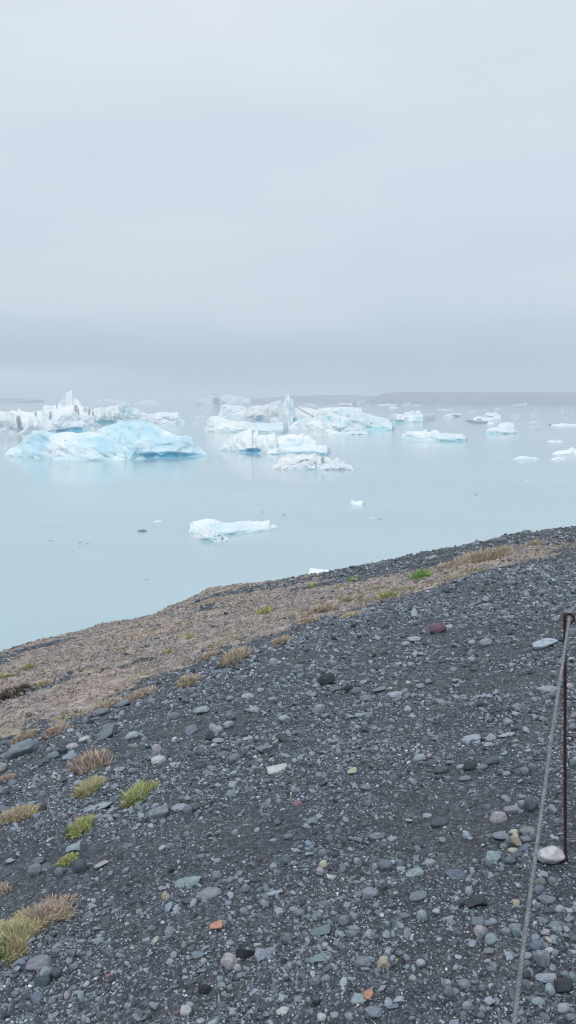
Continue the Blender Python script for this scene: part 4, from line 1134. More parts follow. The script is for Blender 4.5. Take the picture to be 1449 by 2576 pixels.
def place_stones():
    S = collect_stones()
    X = np.array([o['X'] for o in S])
    Y = np.array([o['Y'] + 0.22 * o['h'] for o in S])
    gx, gy, gz, ok = hit_ground(X, Y)
    e = 0.05
    nx = -(ground_z(gx + e, gy, False) - ground_z(gx - e, gy, False)) / (2 * e)
    ny = -(ground_z(gx, gy + e, False) - ground_z(gx, gy - e, False)) / (2 * e)
    S = [dict(o, p=(gx[i], gy[i], gz[i]), n=(nx[i], ny[i])) for i, o in enumerate(S) if ok[i]]
    big, rest = S[:292], S[292:]
    heroes = []
    for (hx, hy), (lab, ph) in HERO.items():
        b = min(big, key=lambda o: (o['X'] - hx) ** 2 + (o['Y'] - hy) ** 2 if 'label' not in o else 1e9)
        if (b['X'] - hx) ** 2 + (b['Y'] - hy) ** 2 < 30 ** 2:
            b['label'] = lab
            heroes.append((b['X'], b['Y'], ph))
    marks = heroes + [(1422, 2165, "the foot of the rusty post"), (345, 1995, "the longest green tuft"), (205, 2075, "the second green tuft"),
                      (60, 2320, "the big grass clump"), (1060, 1445, "the brightest green cushion"), (668, 1542, "the green cushion over dark rocks"), (222, 1960, "the reddish dry tuft")]
    used = set(o['label'] for o in big if 'label' in o)
    rnd = random.Random(5)
    for i, o in enumerate(big):
        if 'label' not in o:
            cw = PAL[o['c']][1]
            sw = {'r': "rounded", 'a': "angular", 'f': "flat"}[o['k']]
            cands = sorted(marks, key=lambda m: (m[0] - o['X']) ** 2 + (m[1] - o['Y']) ** 2)
            done = False
            a = o['w']
            zw = "large" if a > 34 else "medium" if a > 22 else "small"
            for m in cands[:9]:
                dx, dy = o['X'] - m[0], o['Y'] - m[1]
                dist = math.hypot(dx, dy)
                ang = math.degrees(math.atan2(-dy, dx)) % 360
                dr = ["right of", "up and right of", "above", "up and left of", "left of", "down and left of", "below", "down and right of"][int((ang + 22.5) // 45) % 8]
                pre = "just " if dist < 45 else "" if dist < 110 else "well " if dist < 220 else "far "
                lab = f"{zw} {cw} {sw} stone {pre}{dr} {m[2]}"
                if lab not in used and len(lab.split()) <= 16:
                    used.add(lab)
                    o['label'] = lab
                    done = True
                    break
            if not done:
                o['label'] = lab + " on gravel"
        seed = i
        kk = rnd.randrange(9 if o['k'] == 'r' else 12)
        me = stone_base(o['k'], kk)
        px, py, pz = o['p']
        d = math.sqrt(px * px + py * py + (pz - CAM_H) ** 2)
        W = o['w'] * d / F
        Hh = o['h'] * d / F
        sphi = (CAM_H - pz) / d
        cphi = math.sqrt(1 - sphi * sphi)
        dep = W * (.78 if o['k'] != 'f' else .6)
        ht = (Hh ** 2 - (dep * sphi) ** 2)
        ht = math.sqrt(ht) / cphi if ht > 0 else 0
        ht = ht * (.9 if o['c'] == 'wc' else 1)
        ht = max(ht, .34 * W if o['k'] != 'f' else .16 * W) * 1.12
        ht = min(ht, W * 1.25)
        if dep * sphi > Hh:
            dep = max(Hh / sphi * .85, .35 * W)
        ob = bpy.data.objects.new("stone", me)
        zax = Vector((o['n'][0] * .8, o['n'][1] * .8, 1)).normalized()
        q = Vector((0, 0, 1)).rotation_difference(zax)
        t = o['tilt'] if o['tilt'] is not None else rnd.uniform(-6, 8)
        R = Matrix.Rotation(-math.radians(t * .7), 4, 'Y') @ q.to_matrix().to_4x4() @ Matrix.Rotation(rnd.choice([0, math.pi]) + rnd.uniform(-.12, .12), 4, 'Z')
        sink = rnd.uniform(.16, .30) if o['k'] != 'f' else .12
        if o['c'] in ('wc',):
            sink = .05
        M = Matrix.Translation((px, py, pz + ht * (.5 - sink))) @ R @ Matrix.Diagonal((W / 2, dep / 2, ht / 2, 1))
        ob.matrix_world = M
        COL.objects.link(ob)
        c = PAL[o['c']][0]
        j = rnd.uniform(.86, 1.12)
        ob.color = (c[0] * j, c[1] * j, c[2] * j, 1)
        ob["label"] = o['label']
        ob["category"] = "stone"
        ob["group"] = "larger stones lying on the gravel slope"
    return big, rest


BIG, REST = place_stones()


# ------------------------------------------------------------------ the gravel itself: tens of thousands of pebbles nobody could count
def rot_mats(n, rg, flat=0.35):
    az = rg.uniform(0, 2 * math.pi, n)
    ax = rg.normal(0, flat, n)
    ay = rg.normal(0, flat, n)
    ca, sa = np.cos(az), np.sin(az)
    Rz = np.zeros((n, 3, 3))
    Rz[:, 0, 0], Rz[:, 0, 1], Rz[:, 1, 0], Rz[:, 1, 1], Rz[:, 2, 2] = ca, -sa, sa, ca, 1
    cx, sx = np.cos(ax), np.sin(ax)
    Rx = np.zeros((n, 3, 3))
    Rx[:, 0, 0], Rx[:, 1, 1], Rx[:, 1, 2], Rx[:, 2, 1], Rx[:, 2, 2] = 1, cx, -sx, sx, cx
    cy, sy = np.cos(ay), np.sin(ay)
    Ry = np.zeros((n, 3, 3))
    Ry[:, 1, 1], Ry[:, 0, 0], Ry[:, 0, 2], Ry[:, 2, 0], Ry[:, 2, 2] = 1, cy, sy, -sy, cy
    return np.einsum('nij,njk,nkl->nil', Rx, Ry, Rz)


def build_gravel():
    rg = np.random.default_rng(77)
    n = 400000
    th = np.where(np.arange(n) < 330000, rg.uniform(-.62, .62, n), rg.uniform(.62, 1.10, n))
    r = np.exp(rg.uniform(math.log(1.15), math.log(26), n))
    x, y = r * np.sin(th), r * np.cos(th)
    z = ground_z(x, y)
    d = np.sqrt(r * r + (CAM_H - z) ** 2)
    # far stones project closer together: keep about even cover of the ground in view
    smin = 3.2
    s = smin * (1 - rg.uniform(0, .988, n)) ** (-0.46)
    size = s * d / F
    clump = fbm(x * .8, y * .8, 5.5, 3) * .8 + fbm(x * 2.6 + y * .8, y * 2.2 - x * .6, 7.5, 3) * .55
    pk = np.clip(.66 + clump * 1.7, .12, 1)
    # small ones lie in sandy streaks between the stony ones
    vm = veg_mask(x, y)
    pk *= 1 - .80 * vm
    _, _, rc = terrain_polar(th, r)
    pk = np.where(r > rc + 1.5, 0, pk)
    # the view flattens with distance
    keep = (rg.uniform(0, 1, n) < pk) & (size < .10) & (size > .0016)
    th, r, x, y, z, d, s, size, vm = [a[keep] for a in (th, r, x, y, z, d, s, size, vm)]
    # the smaller measured stones join the gravel where they lie
    if REST:
        rx = np.array([o['p'][0] for o in REST])
        ry = np.array([o['p'][1] for o in REST])
        rz = np.array([o['p'][2] for o in REST])
        rd = np.sqrt(rx ** 2 + ry ** 2 + (CAM_H - rz) ** 2)
        rs = np.array([max(o['w'], 17.5) for o in REST])
        x, y, z = np.r_[x, rx], np.r_[y, ry], np.r_[z, rz]
        s, size = np.r_[s, rs], np.r_[size, rs * rd / F]
        vm = np.r_[vm, rs * 0]
    n = len(x)
    cols = np.array([PAL[k][0] for k in ('g', 'lg', 'dg', 'dk', 'w', 'cr', 'mv', 'pk', 'gn', 'lgn', 'bl', 'tn', 'mr', 'wc')])
    pr = np.array([.30, .20, .20, .06, .035, .010, .05, .010, .05, .02, .07, .003, .003, .008])
    ci = rg.choice(len(cols), n, p=pr / pr.sum())
    # bright chips are the small ones
    C = cols[ci] * rg.uniform(.45, 1.6, n)[:, None]
    C = np.where((vm > .3)[:, None], C * .45 + np.array([.12, .105, .10]), C)
    C = np.where((s > 10)[:, None] & (C.max(1) > .4)[:, None], C * .5, C)
    for i, o in enumerate(REST):
        C[n - len(REST) + i] = PAL[o['c']][0]
    kinds = rg.uniform(0, 1, n) < .3
    sx = size * rg.uniform(.85, 1.2, n) * .5
    sy = size * rg.uniform(.55, .95, n) * .5
    sz = size * rg.uniform(.30, .65, n) * .5
    R = rot_mats(n, rg)
    Vs, Fs, Cs = [], [], []
    off = 0
    for lod, lo, hi in ((1, 0, 7.0), (2, 7.0, 17), (3, 17, 999)):
        bv, bf = ico(lod)
        for kind in ('r', 'a'):
            for k in range(6):
                p = shape_stone(bv, 50 + k + (500 if kind == 'a' else 0), kind)
                sel = np.where((s >= lo) & (s < hi) & (kinds == (kind == 'r')) & (np.arange(n) % 6 == k))[0]
                if not len(sel):
                    continue
                q = p[None] * np.stack([sx[sel], sy[sel], sz[sel]], -1)[:, None, :]
                q = np.einsum('nij,nvj->nvi', R[sel], q)
                q = q + np.stack([x[sel], y[sel], z[sel] + sz[sel] * .45], -1)[:, None, :]
                m = len(sel)
                Vs.append(q.reshape(-1, 3))
                Fs.append((bf[None] + (np.arange(m) * len(bv))[:, None, None]).reshape(-1, 3) + off)
                Cs.append(np.repeat(C[sel], len(bv), 0))
                off += m * len(bv)
    V, Fc, Cc = np.vstack(Vs), np.vstack(Fs), np.vstack(Cs)
    Cc = np.hstack([Cc, np.ones((len(Cc), 1))])
    me = mesh_from("gravel", V, Fc, MAT_gravel, True, {"col": ('FLOAT_COLOR', Cc)})
    link("gravel", me, kind="stuff", label="loose black and grey gravel and pebbles covering the slope")
    print("gravel stones", n, "faces", len(Fc))


build_gravel()
# ------------------------------------------------------------------ plants
def make_plant_mat():
    m, nt, b = new_mat("grass blades")
    c = N(nt, "ShaderNodeAttribute", attribute_name="col").outputs["Color"]
    L(nt, c, b.inputs["Base Color"])
    b.inputs["Roughness"].default_value = 0.7
    b.inputs["Specular IOR Level"].default_value = 0.2
    return m


MAT_plant = make_plant_mat()
GC = {
    'green': [(.16, .22, .08), (.26, .33, .13), (.36, .40, .20), (.24, .27, .12)],
    'bright': [(.13, .25, .06), (.20, .34, .10), (.30, .40, .16)],
    'lime': [(.30, .35, .11), (.38, .41, .16), (.26, .28, .12)],
    'yellow': [(.40, .37, .21), (.33, .31, .17), (.47, .42, .30)],
    'straw': [(.46, .39, .29), (.38, .32, .24), (.31, .26, .20), (.50, .44, .35)],
    'brown': [(.30, .235, .20), (.38, .31, .26), (.22, .17, .155), (.42, .36, .29)],
    'red': [(.27, .19, .18), (.36, .27, .25), (.42, .34, .30), (.20, .14, .14)],
    'dark': [(.05, .045, .04), (.08, .07, .05), (.10, .09, .05), (.035, .035, .04)],
    'pink': [(.38, .30, .28), (.32, .24, .24), (.42, .35, .30)],
}


def blades(base, dirs, length, width, cols, rg, bend=.35):
    """curved tapering blades: two segments each -> verts, tri faces, colours"""
    n = len(base)
    side = np.cross(dirs, rg.normal(size=(n, 3)))
    side /= np.linalg.norm(side, axis=1)[:, None] + 1e-9
    droop = rg.normal(size=(n, 3)) * bend
    droop[:, 2] = -np.abs(droop[:, 2]) * .6
    Ln = length[:, None]
    W = width[:, None] * .5
    mid = base + dirs * Ln * .55
    tip = base + dirs * Ln + droop * Ln * .4
    V = np.stack([base - side * W, base + side * W, mid - side * W * .8, mid + side * W * .8, tip], 1)
    f = np.array([(0, 1, 3), (0, 3, 2), (2, 3, 4)])
    Fc = (f[None] + (np.arange(n) * 5)[:, None, None]).reshape(-1, 3)
    C = np.repeat(cols, 5, 0)
    return V.reshape(-1, 3), Fc, np.hstack([C, np.ones((len(C), 1))])


TUFT_RANGE = {'h': .9}


def tuft(X, Y, w, h, kind, label, tilt=0, n=None, name="grass_tuft", cat="grass tuft", group=None, tall=1.0, second=None):
    """X, Y the middle of the tuft in the picture; w, h its size there; tilt the rise of its long axis (degrees)"""
    rg = np.random.default_rng(int(X * 7 + Y))
    if n is None:
        n = int(np.clip(w * h * .75, 200, 7000))
    # footprint: points spread through an ellipse of the picture, carried on to the ground
    rr = np.where(rg.uniform(0, 1, n) < .72, np.sqrt(rg.uniform(0, 1, n)) * .85, .3 + np.abs(rg.normal(0, .45, n)))
    rr = np.minimum(rr, 1.55)
    an = rg.uniform(0, 2 * math.pi, n)
    ct, st = math.cos(math.radians(tilt)), math.sin(math.radians(tilt))
    hh = h * (.5 if tilt == 0 else .36)
    u, v = rr * np.cos(an) * w * .50, rr * np.sin(an) * hh * .72
    wob = 1 + .75 * noise3(np.cos(an) * 1.9 + X, np.sin(an) * 1.6, Y)
    u, v = u * wob, v * wob
    px = X + u * ct - v * st
    py = Y + h * .18 - (u * st + v * ct)
    gx, gy, gz, ok = hit_ground(px, py)
    med = np.median(gy[ok]) if ok.any() else 5
    ok &= np.abs(gy - med) < med * .35 + .4
    dd = np.hypot(gx - np.median(gx[ok]), gy - np.median(gy[ok])) if ok.any() else gx * 0
    ok &= dd < 2.1 * (np.median(dd[ok]) if ok.any() else 1)
    gx, gy, gz, rr, an = gx[ok], gy[ok], gz[ok], rr[ok], an[ok]
    n = len(gx)
    if n < 5:
        return
    d = float(np.median(np.sqrt(gx ** 2 + gy ** 2 + (CAM_H - gz) ** 2)))
    c = np.array([gx.mean(), gy.mean(), gz.mean()])
    # domed cushion: middle blades stand, rim blades lean out
    out = np.stack([gx - c[0], gy - c[1], np.zeros(n)], -1)
    ext = np.abs(out).max() + 1e-6
    out = out / ext
    dirs = out * .9 + np.array([0, 0, 1.0]) + rg.normal(size=(n, 3)) * .33
    dirs /= np.linalg.norm(dirs, axis=1)[:, None]
    full = min(h, w * .6) * d / F * .52 * tall
    dome = np.clip(1 - rr ** 2, 0, 1) * full * .28
    length = full * (.22 + .78 * rg.uniform(0, 1, n) ** 1.6) * np.clip(1.05 - .42 * rr, .3, 1)
    width = np.full(n, max(.0014, 1.8 * d / F)) * rg.uniform(.7, 1.2, n)
    pal = np.array(GC[kind])
    cc = pal[rg.integers(0, len(pal), n)]
    if second:
        p2 = np.array(GC[second[0]])
        m2 = fbm(gx * 6 / max(ext, .2) * .35, gy * 2.1 / max(ext, .2), X, 2) + second[1] > 0
        cc = np.where(m2[:, None], p2[rg.integers(0, len(p2), n)], cc)
    st = rg.uniform(0, 1, n) < (.22 if kind not in ('dark', 'bright') else .06)
    cc = np.where(st[:, None], np.array([.52, .46, .34]), cc)
    cc = cc * 1.22 * rg.uniform(.75, 1.2, n)[:, None]
    base = np.stack([gx, gy, gz - .004 + dome * rg.uniform(.0, 1, n)], -1)
    V, Fc, C = blades(base, dirs, length, width, cc, rg)
    me = mesh_from(name, V - c, Fc, MAT_plant, False, {"col": ('FLOAT_COLOR', C)})
    link(name, me, tuple(c), label=label, category=cat, group=group)


G1 = "small green cushions dotted over the slope"
tuft(1060, 1443, 58, 38, 'bright', "brightest green plant cushion on the slope, right of centre beside brown heather", 12, name="plant_cushion", cat="plant", tall=1.2)
tuft(893, 1459, 36, 17, 'bright', "small green cushion left of the brightest one, near the shore crest", 5, name="plant_cushion", cat="plant", group=G1, tall=1.9)
tuft(785, 1474, 30, 20, 'green', "small green cushion nearest the hidden white ice tongue", 15, name="plant_cushion", cat="plant", group=G1, tall=1.9)
tuft(972, 1499, 52, 22, 'lime', "yellow green cushion under the brightest one, at the gravel's edge", 12, name="plant_cushion", cat="plant", group=G1, tall=1.9)
tuft(668, 1542, 48, 26, 'lime', "lime green cushion above a pair of small dark rocks", 18, name="plant_cushion", cat="plant", group=G1, tall=1.9)
tuft(476, 1605, 38, 15, 'lime', "flat lime cushion, middle of the brown slope, upper left of another", 10, name="plant_cushion", cat="plant", group=G1, tall=1.9)
tuft(585, 1608, 38, 17, 'lime', "pale lime cushion just above the straw coloured grass fringe", 8, name="plant_cushion", cat="plant", group=G1, tall=1.9)
tuft(420, 1642, 38, 16, 'lime', "small lime cushion right of a long dark rock on the brown slope", 12, name="plant_cushion", cat="plant", group=G1, tall=1.9)
tuft(260, 1684, 32, 14, 'lime', "leftmost lime cushion in the middle of the brown slope", 14, name="plant_cushion", cat="plant", group=G1, tall=1.9)
tuft(70, 1677, 56, 24, 'yellow', "olive yellow mossy mound at the far left of the brown slope", 18, name="plant_cushion", cat="plant", second=('green', 0))
tuft(12, 1700, 50, 26, 'yellow', "olive moss patch cut by the left edge of the brown slope", 5, name="plant_cushion", cat="plant", second=('green', 0))
tuft(28, 1748, 110, 62, 'dark', "dark bushy hollow of heather at the left edge of the brown slope", 28, name="heather_bush", cat="bush", tall=.9, second=('brown', -.25))
tuft(105, 1722, 60, 28, 'brown', "brown heather bush right of the dark hollow", 25, name="heather_bush", cat="bush", second=('yellow', -.1))
tuft(345, 1996, 112, 60, 'green', "longest green grass tuft in the left foreground, right of the straw tuft", 34, second=('lime', -.1), tall=1.0)
tuft(202, 2077, 88, 62, 'green', "green grass tuft below the long thin slab", 40, second=('lime', .05), tall=1.0)
tuft(172, 2158, 56, 38, 'green', "smallest green grass tuft, lowest of three in a line", 30, second=('lime', .1))
tuft(225, 1975, 78, 64, 'yellow', "straw and olive grass tuft under a reddish dry one", 35, second=('green', -.12), tall=1.2)
tuft(228, 1912, 95, 72, 'red', "reddish brown dry twiggy tuft above the straw and olive one", 15, n=1700, tall=1.3, second=('pink', -.1))
tuft(45, 2046, 105, 52, 'straw', "pale straw grass tuft at the left edge between boulders and grass clump", 15, second=('yellow', -.1))
tuft(92, 2042, 34, 26, 'lime', "little yellow green tuft touching the pale straw one", 20)
tuft(18, 1955, 50, 26, 'pink', "pinkish dry tuft at the left edge below the smooth boulder", 15)
tuft(8, 2228, 46, 60, 'brown', "brown dry stalks at the left edge above the big clump", 0, n=700)
tuft(32, 2335, 170, 170, 'green', "big yellow green grass clump in the bottom left corner", 42, n=14000, tall=.6, second=('yellow', .12))
tuft(112, 2296, 190, 80, 'straw', "mat of straw grass fanning out to the right from the big corner clump", 12, n=5200, tall=.8, second=('pink', -.12))
tuft(150, 2262, 110, 34, 'pink', "thin pinkish stalks standing behind the fanned straw mat", 8, n=320, tall=1.5)
BR = "dry grass fringe along the foot of the brown slope"
tuft(1215, 1395, 150, 46, 'brown', "wide brown heather patch, largest on the right below the crest stones", 12, n=3600, second=('straw', -.05), group=BR, name="heather_patch", cat="heather")
tuft(1272, 1378, 44, 30, 'straw', "straw coloured grass at the right end of the wide heather patch", 10, second=('brown', 0), group=BR)
tuft(1345, 1367, 66, 26, 'yellow', "olive dry grass farthest right on the crest", 10, second=('brown', .05), group=BR)
tuft(1140, 1418, 100, 30, 'brown', "brown heather joining the brightest green cushion", 14, second=('straw', .05), group=BR, name="heather_patch", cat="heather")
tuft(1130, 1455, 90, 20, 'straw', "narrow straw band under the brown heather, edge of gravel", 14, group=BR)
tuft(945, 1478, 56, 24, 'brown', "brown tuft up and left of the yellow green cushion", 10, second=('straw', 0), group=BR)
tuft(1020, 1478, 60, 22, 'straw', "straw tuft right of the yellow green cushion", 14, second=('lime', -.1), group=BR)
tuft(880, 1503, 60, 24, 'straw', "dry grass left of and below the yellow green cushion", 14, second=('brown', .1), group=BR)
tuft(815, 1532, 92, 40, 'brown', "brown and pink dry patch at the gravel's edge, left of a yellow tuft", 18, second=('pink', .05), group=BR)
tuft(885, 1545, 62, 26, 'yellow', "pale yellow tuft hanging over the gravel's upper edge", 12, second=('straw', .1), group=BR)
tuft(770, 1562, 60, 28, 'straw', "straw tuft between the brown and pink patch and the thinner rusty fringe", 18, second=('brown', 0), group=BR)
tuft(710, 1608, 66, 32, 'straw', "rusty straw fringe where the slope's foot dips into dark gravel", 25, second=('red', -.1), group=BR)
tuft(592, 1645, 96, 60, 'straw', "thickest straw grass fringe over a small dark bank", 30, n=2600, second=('brown', 0), group=BR)
tuft(525, 1648, 60, 34, 'brown', "brown overhanging tuft left of the thickest straw fringe", 20, second=('straw', 0), group=BR)
tuft(470, 1712, 72, 44, 'brown', "rusty brown tuft reaching down on to the dark gravel, middle left", 25, second=('straw', -.05), group=BR)
tuft(350, 1745, 90, 34, 'straw', "sandy pink fringe above the angular tilted boulders", 22, second=('pink', 0), group=BR)
tuft(275, 1770, 80, 30, 'straw', "straw fringe lower left along the slope's foot", 22, second=('brown', .05), group=BR)
tuft(140, 1835, 90, 40, 'brown', "brown fringe tongue near the large smooth boulder", 28, second=('pink', -.05), group=BR)
tuft(60, 1852, 90, 36, 'straw', "straw fringe at the left edge above the large smooth boulder", 25, second=('brown', .05), group=BR)


def twigs():
    """bare straw coloured stalks sticking out of the corner clump"""
    rg = np.random.default_rng(8)
    lst = []
    for k in range(9):
        X0, Y0 = 95 + rg.uniform(0, 60), 2318 + rg.uniform(-8, 10)
        X1, Y1 = 175 + rg.uniform(-40, 32), 2262 + rg.uniform(-2, 75)
        gx, gy, gz, _ = hit_ground([X0, X1], [Y0, Y1])
        t = np.linspace(0, 1, 10)[:, None]
        a = np.array([gx[0], gy[0], gz[0] + .01])
        b = np.array([gx[1], gy[1], gz[1] + rg.uniform(.01, .035)])
        pth = a * (1 - t) + b * t
        pth[:, 2] += np.sin(t[:, 0] * math.pi) * rg.uniform(.01, .03)
        pth += np.stack([fbm(t[:, 0] * 3, k, 0, 2), fbm(t[:, 0] * 3, k, 5, 2), 0 * t[:, 0]], -1) * .012
        lst.append(tube(pth, .0016, 6))
    V, Fc = join_vf(lst)
    m, nt, b = new_mat("dead stalks")
    b.inputs["Base Color"].default_value = (.42, .31, .21, 1)
    L(nt, ramp(nt, tex_noise(nt, obj_coords(nt), 60, 3), [(0.35, (.30, .21, .14)), (0.65, (.50, .38, .27))]), b.inputs["Base Color"])
    c = V.mean(0)
    link("dry_stalks", mesh_from("dry_stalks", V - c, Fc, m), tuple(c), label="bare tan stalks straggling out of the straw mat on to the gravel", category="dry stalks")


twigs()


def ground_cover():
    """the matted heath itself"""
    rg = np.random.default_rng(5)
    n = 520000
    th = rg.uniform(-.60, .60, n)
    r = rg.uniform(5.0, 25.0, n)
    x, y = r * np.sin(th), r * np.cos(th)
    vm = veg_mask(x, y)
    cl = fbm(x * 1.9 + .6 * y, y * 4.2 - .9 * x, 3.3, 4)
    _, _, rc = terrain_polar(th, r)
    keep = (rg.uniform(0, 1, n) < vm * np.clip(.38 + cl * 1.9, .03, 1)) & (r < rc + 1)
    x, y, r, cl = x[keep], y[keep], r[keep], cl[keep]
    n = len(x)
    z = ground_z(x, y)
    d = np.sqrt(r * r + (CAM_H - z) ** 2)
    dirs = rg.normal(size=(n, 3)) * .7 + np.array([.25, -.2, .75])
    dirs /= np.linalg.norm(dirs, axis=1)[:, None]
    _, rb, _ = terrain_polar(np.arctan2(x, y), r)
    fr = np.exp(-np.clip((r - rb) / (.10 * rb), 0, 9))
    length = rg.uniform(.018, .055, n) * (1 + 1.3 * fr * rg.uniform(0, 1, n))
    width = 2.6 * d / F * rg.uniform(.6, 1.2, n)
    pal = np.array([(.36, .31, .285), (.45, .39, .35), (.29, .25, .23), (.51, .45, .40), (.18, .16, .155), (.38, .35, .34)])
    cc = pal[rg.integers(0, len(pal), n)] * rg.uniform(.75, 1.15, n)[:, None]
    cc = cc * (1 - .5 * fr[:, None]) + np.array([.50, .41, .31]) * (.5 * fr[:, None])
    ol = fbm(x * .5, y * .9, 9.1, 3) > .17
    cc = np.where(ol[:, None] & (rg.uniform(0, 1, n) < .6)[:, None], np.array([.24, .23, .12]) * rg.uniform(.8, 1.2, n)[:, None], cc)
    V, Fc, C = blades(np.stack([x, y, z - .003], -1), dirs, length, width, cc, rg, .5)
    link("heath_cover", mesh_from("heath_cover", V, Fc, MAT_plant, False, {"col": ('FLOAT_COLOR', C)}), kind="stuff", label="matted brown heath and moss covering the outer slope")
    print("heath blades", n)


ground_cover()
# ------------------------------------------------------------------ post and rope
def make_rust():
    m, nt, b = new_mat("rusty maroon iron")
    v = obj_coords(nt)
    c = ramp(nt, tex_noise(nt, v, 40, 5, .7), [(0.3, (.022, .010, .012)), (0.5, (.050, .018, .020)), (0.7, (.095, .036, .030))])
    L(nt, c, b.inputs["Base Color"])
    b.inputs["Roughness"].default_value = 0.75
    b.inputs["Metallic"].default_value = 0.3
    L(nt, bump(nt, tex_noise(nt, v, 160, 4, .6), 0.5, 0.002), b.inputs["Normal"])
    return m


def make_rope_mat():
    m, nt, b = new_mat("weathered grey rope")
    v = obj_coords(nt)
    c = ramp(nt, tex_noise(nt, v, 60, 5, .7), [(0.3, (.11, .12, .135)), (0.55, (.20, .215, .235)), (0.75, (.30, .315, .335))])
    L(nt, c, b.inputs["Base Color"])
    b.inputs["Roughness"].default_value = 0.85
    L(nt, bump(nt, tex_noise(nt, v, 420, 3, .6), 0.5, 0.001), b.inputs["Normal"])
    return m


def at_depth(X, Y, y):
    a, s = ray(X, Y)
    return np.array([float(a) * y, y, CAM_H + float(s) * y])


def post_and_rope():
    rust, ropem = make_rust(), make_rope_mat()
    gx, gy, gz, _ = hit_ground([1422], [2166])
    base = np.array([gx[0], gy[0], gz[0]])
    py = base[1]
    top = at_depth(1421, 1543, py + .015)
    u = F / (py * 1.02)          # picture units per metre here
    root = bpy.data.objects.new("rope_post", None)
    root.location = base
    COL.objects.link(root)
    root["label"] = "thin rusty dark red iron post with hooked top, beside the big white stone"
    root["category"] = "post"
    rad = 4.0 / u
    n = 40
    t = np.linspace(-.12, 1, n)[:, None]
    path = base * (1 - t) + top * t
    wob = np.stack([fbm(t[:, 0] * 3, 1, 1, 2), fbm(t[:, 0] * 3, 5, 1, 2), 0 * t[:, 0]], -1) * .0015
    link("rod", mesh_from("rod", *(lambda vf: (vf[0] - base, vf[1]))(tube(path + wob, rad, 12)), rust), parent=root)
    # flared weld at the foot
    t = np.linspace(0, 1, 8)[:, None]
    pth = (base + np.array([0, 0, -.02])) * (1 - t) + (base + np.array([0, 0, .035])) * t
    v, f = tube(pth, np.linspace(rad * 2.1, rad * 1.05, 8), 12)
    link("foot", mesh_from("foot", v - base, f, rust), parent=root)
    # the pigtail hook: goes right over the rope and curls back under it
    c = top + np.array([10.0 / u, -.004, -11.0 / u])
    an = np.radians(np.linspace(165, -95, 30))
    R = 11.5 / u
    hook = np.stack([c[0] + R * np.cos(an), c[1] + np.linspace(0, -.012, 30), c[2] + R * .95 * np.sin(an)], -1)
    hook = np.vstack([top + np.array([0, 0, -.03]), top + np.array([-.0004, 0, -.012]), hook])
    v, f = tube(hook, rad * .72, 10)
    link("hook", mesh_from("hook", v - base, f, rust), parent=root)
    # a wire loop half way down
    c2 = at_depth(1431, 1857, py + .005)
    an = np.radians(np.linspace(150, -120, 24))
    loop = np.stack([c2[0] + 9.0 / u * np.cos(an), c2[1] + np.linspace(.0, -.01, 24), c2[2] + 6.5 / u * np.sin(an)], -1)
    v, f = tube(loop, rad * .42, 8)
    link("wire_loop", mesh_from("wire_loop", v - base, f, rust), parent=root)

    # rope: three laid strands hanging towards the photographer and on past the post
    rr = 4.2 / u
    pts = [(1433, 1556, 1.0), (1425, 1608, .955), (1411, 1700, .90), (1399, 1780, .86), (1387, 1860, .825), (1375, 1950, .79), (1362, 2045, .755), (1348, 2150, .72),
           (1334, 2250, .69), (1321, 2350, .665), (1308, 2450, .642), (1298, 2540, .622), (1290, 2620, .605)]
    P = [at_depth(X, Y, py * k) for X, Y, k in pts]
    d = P[-1] - P[-2]
    for k in range(1, 7):
        P.append(P[-1] + d * 1.25 + np.array([0.004, 0, .008 * k]))
    far = [top + np.array([.0107 + 0.012, .012, -.0045]), at_depth(1449, 1523, py * 1.12), at_depth(1480, 1488, py * 1.3), at_depth(1560, 1410, py * 1.9)]
    P = np.array(far[::-1] + P)
    # resample smoothly
    seg = np.r_[0, np.cumsum(np.linalg.norm(np.diff(P, axis=0), axis=1))]
    total = seg[-1]
    ts = np.arange(0, total, .0035)
    C = np.stack([np.interp(ts, seg, P[:, k]) for k in range(3)], -1)
    ker = np.hanning(31)
    ker /= ker.sum()
    Cp = np.vstack([np.repeat(C[:1], 15, 0), C, np.repeat(C[-1:], 15, 0)])
    C = np.stack([np.convolve(Cp[:, k], ker, 'valid') for k in range(3)], -1)
    Tn = np.gradient(C, axis=0)
    Tn /= np.linalg.norm(Tn, axis=1)[:, None]
    A = np.cross(Tn, np.array([1.0, 0, .1]))
    A /= np.linalg.norm(A, axis=1)[:, None]
    B = np.cross(Tn, A)
    lst = []
    for k in range(3):
        ph = ts / .030 * 2 * math.pi + k * 2 * math.pi / 3
        q = C + rr * .50 * (np.cos(ph)[:, None] * A + np.sin(ph)[:, None] * B)
        lst.append(tube(q, rr * .56, 7))
    V, Fc = join_vf(lst)
    o = C[len(C) // 2]
    link("rope", mesh_from("rope", V - o, Fc, ropem), tuple(o), label="grey twisted rope strung from the rusty post's hook down past the bottom right", category="rope")


post_and_rope()


# ------------------------------------------------------------------ air
def haze():
    m = bpy.data.materials.new("mist")
    m.use_nodes = True
    nt = m.node_tree
    nt.nodes.clear()
    out = nt.nodes.new("ShaderNodeOutputMaterial")
    v = nt.nodes.new("ShaderNodeVolumePrincipled")
    v.inputs["Color"].default_value = (*HAZE_COL, 1)
    v.inputs["Density"].default_value = HAZE_DENS
    v.inputs["Anisotropy"].default_value = 0.0
    L(nt, v.outputs[0], out.inputs["Volume"])
    bm = bmesh.new()
    bmesh.ops.create_cube(bm, size=1)
    me = bpy.data.meshes.new("haze")
    bm.to_mesh(me)
    bm.free()
    me.materials.append(m)
    z0, z1 = -2.7, HAZE_TOP
    o = link("haze", me, (0, 0, (z0 + z1) / 2), kind="stuff", label="thin even mist over the lagoon")
    o.scale = (5900, 5900, z1 - z0)


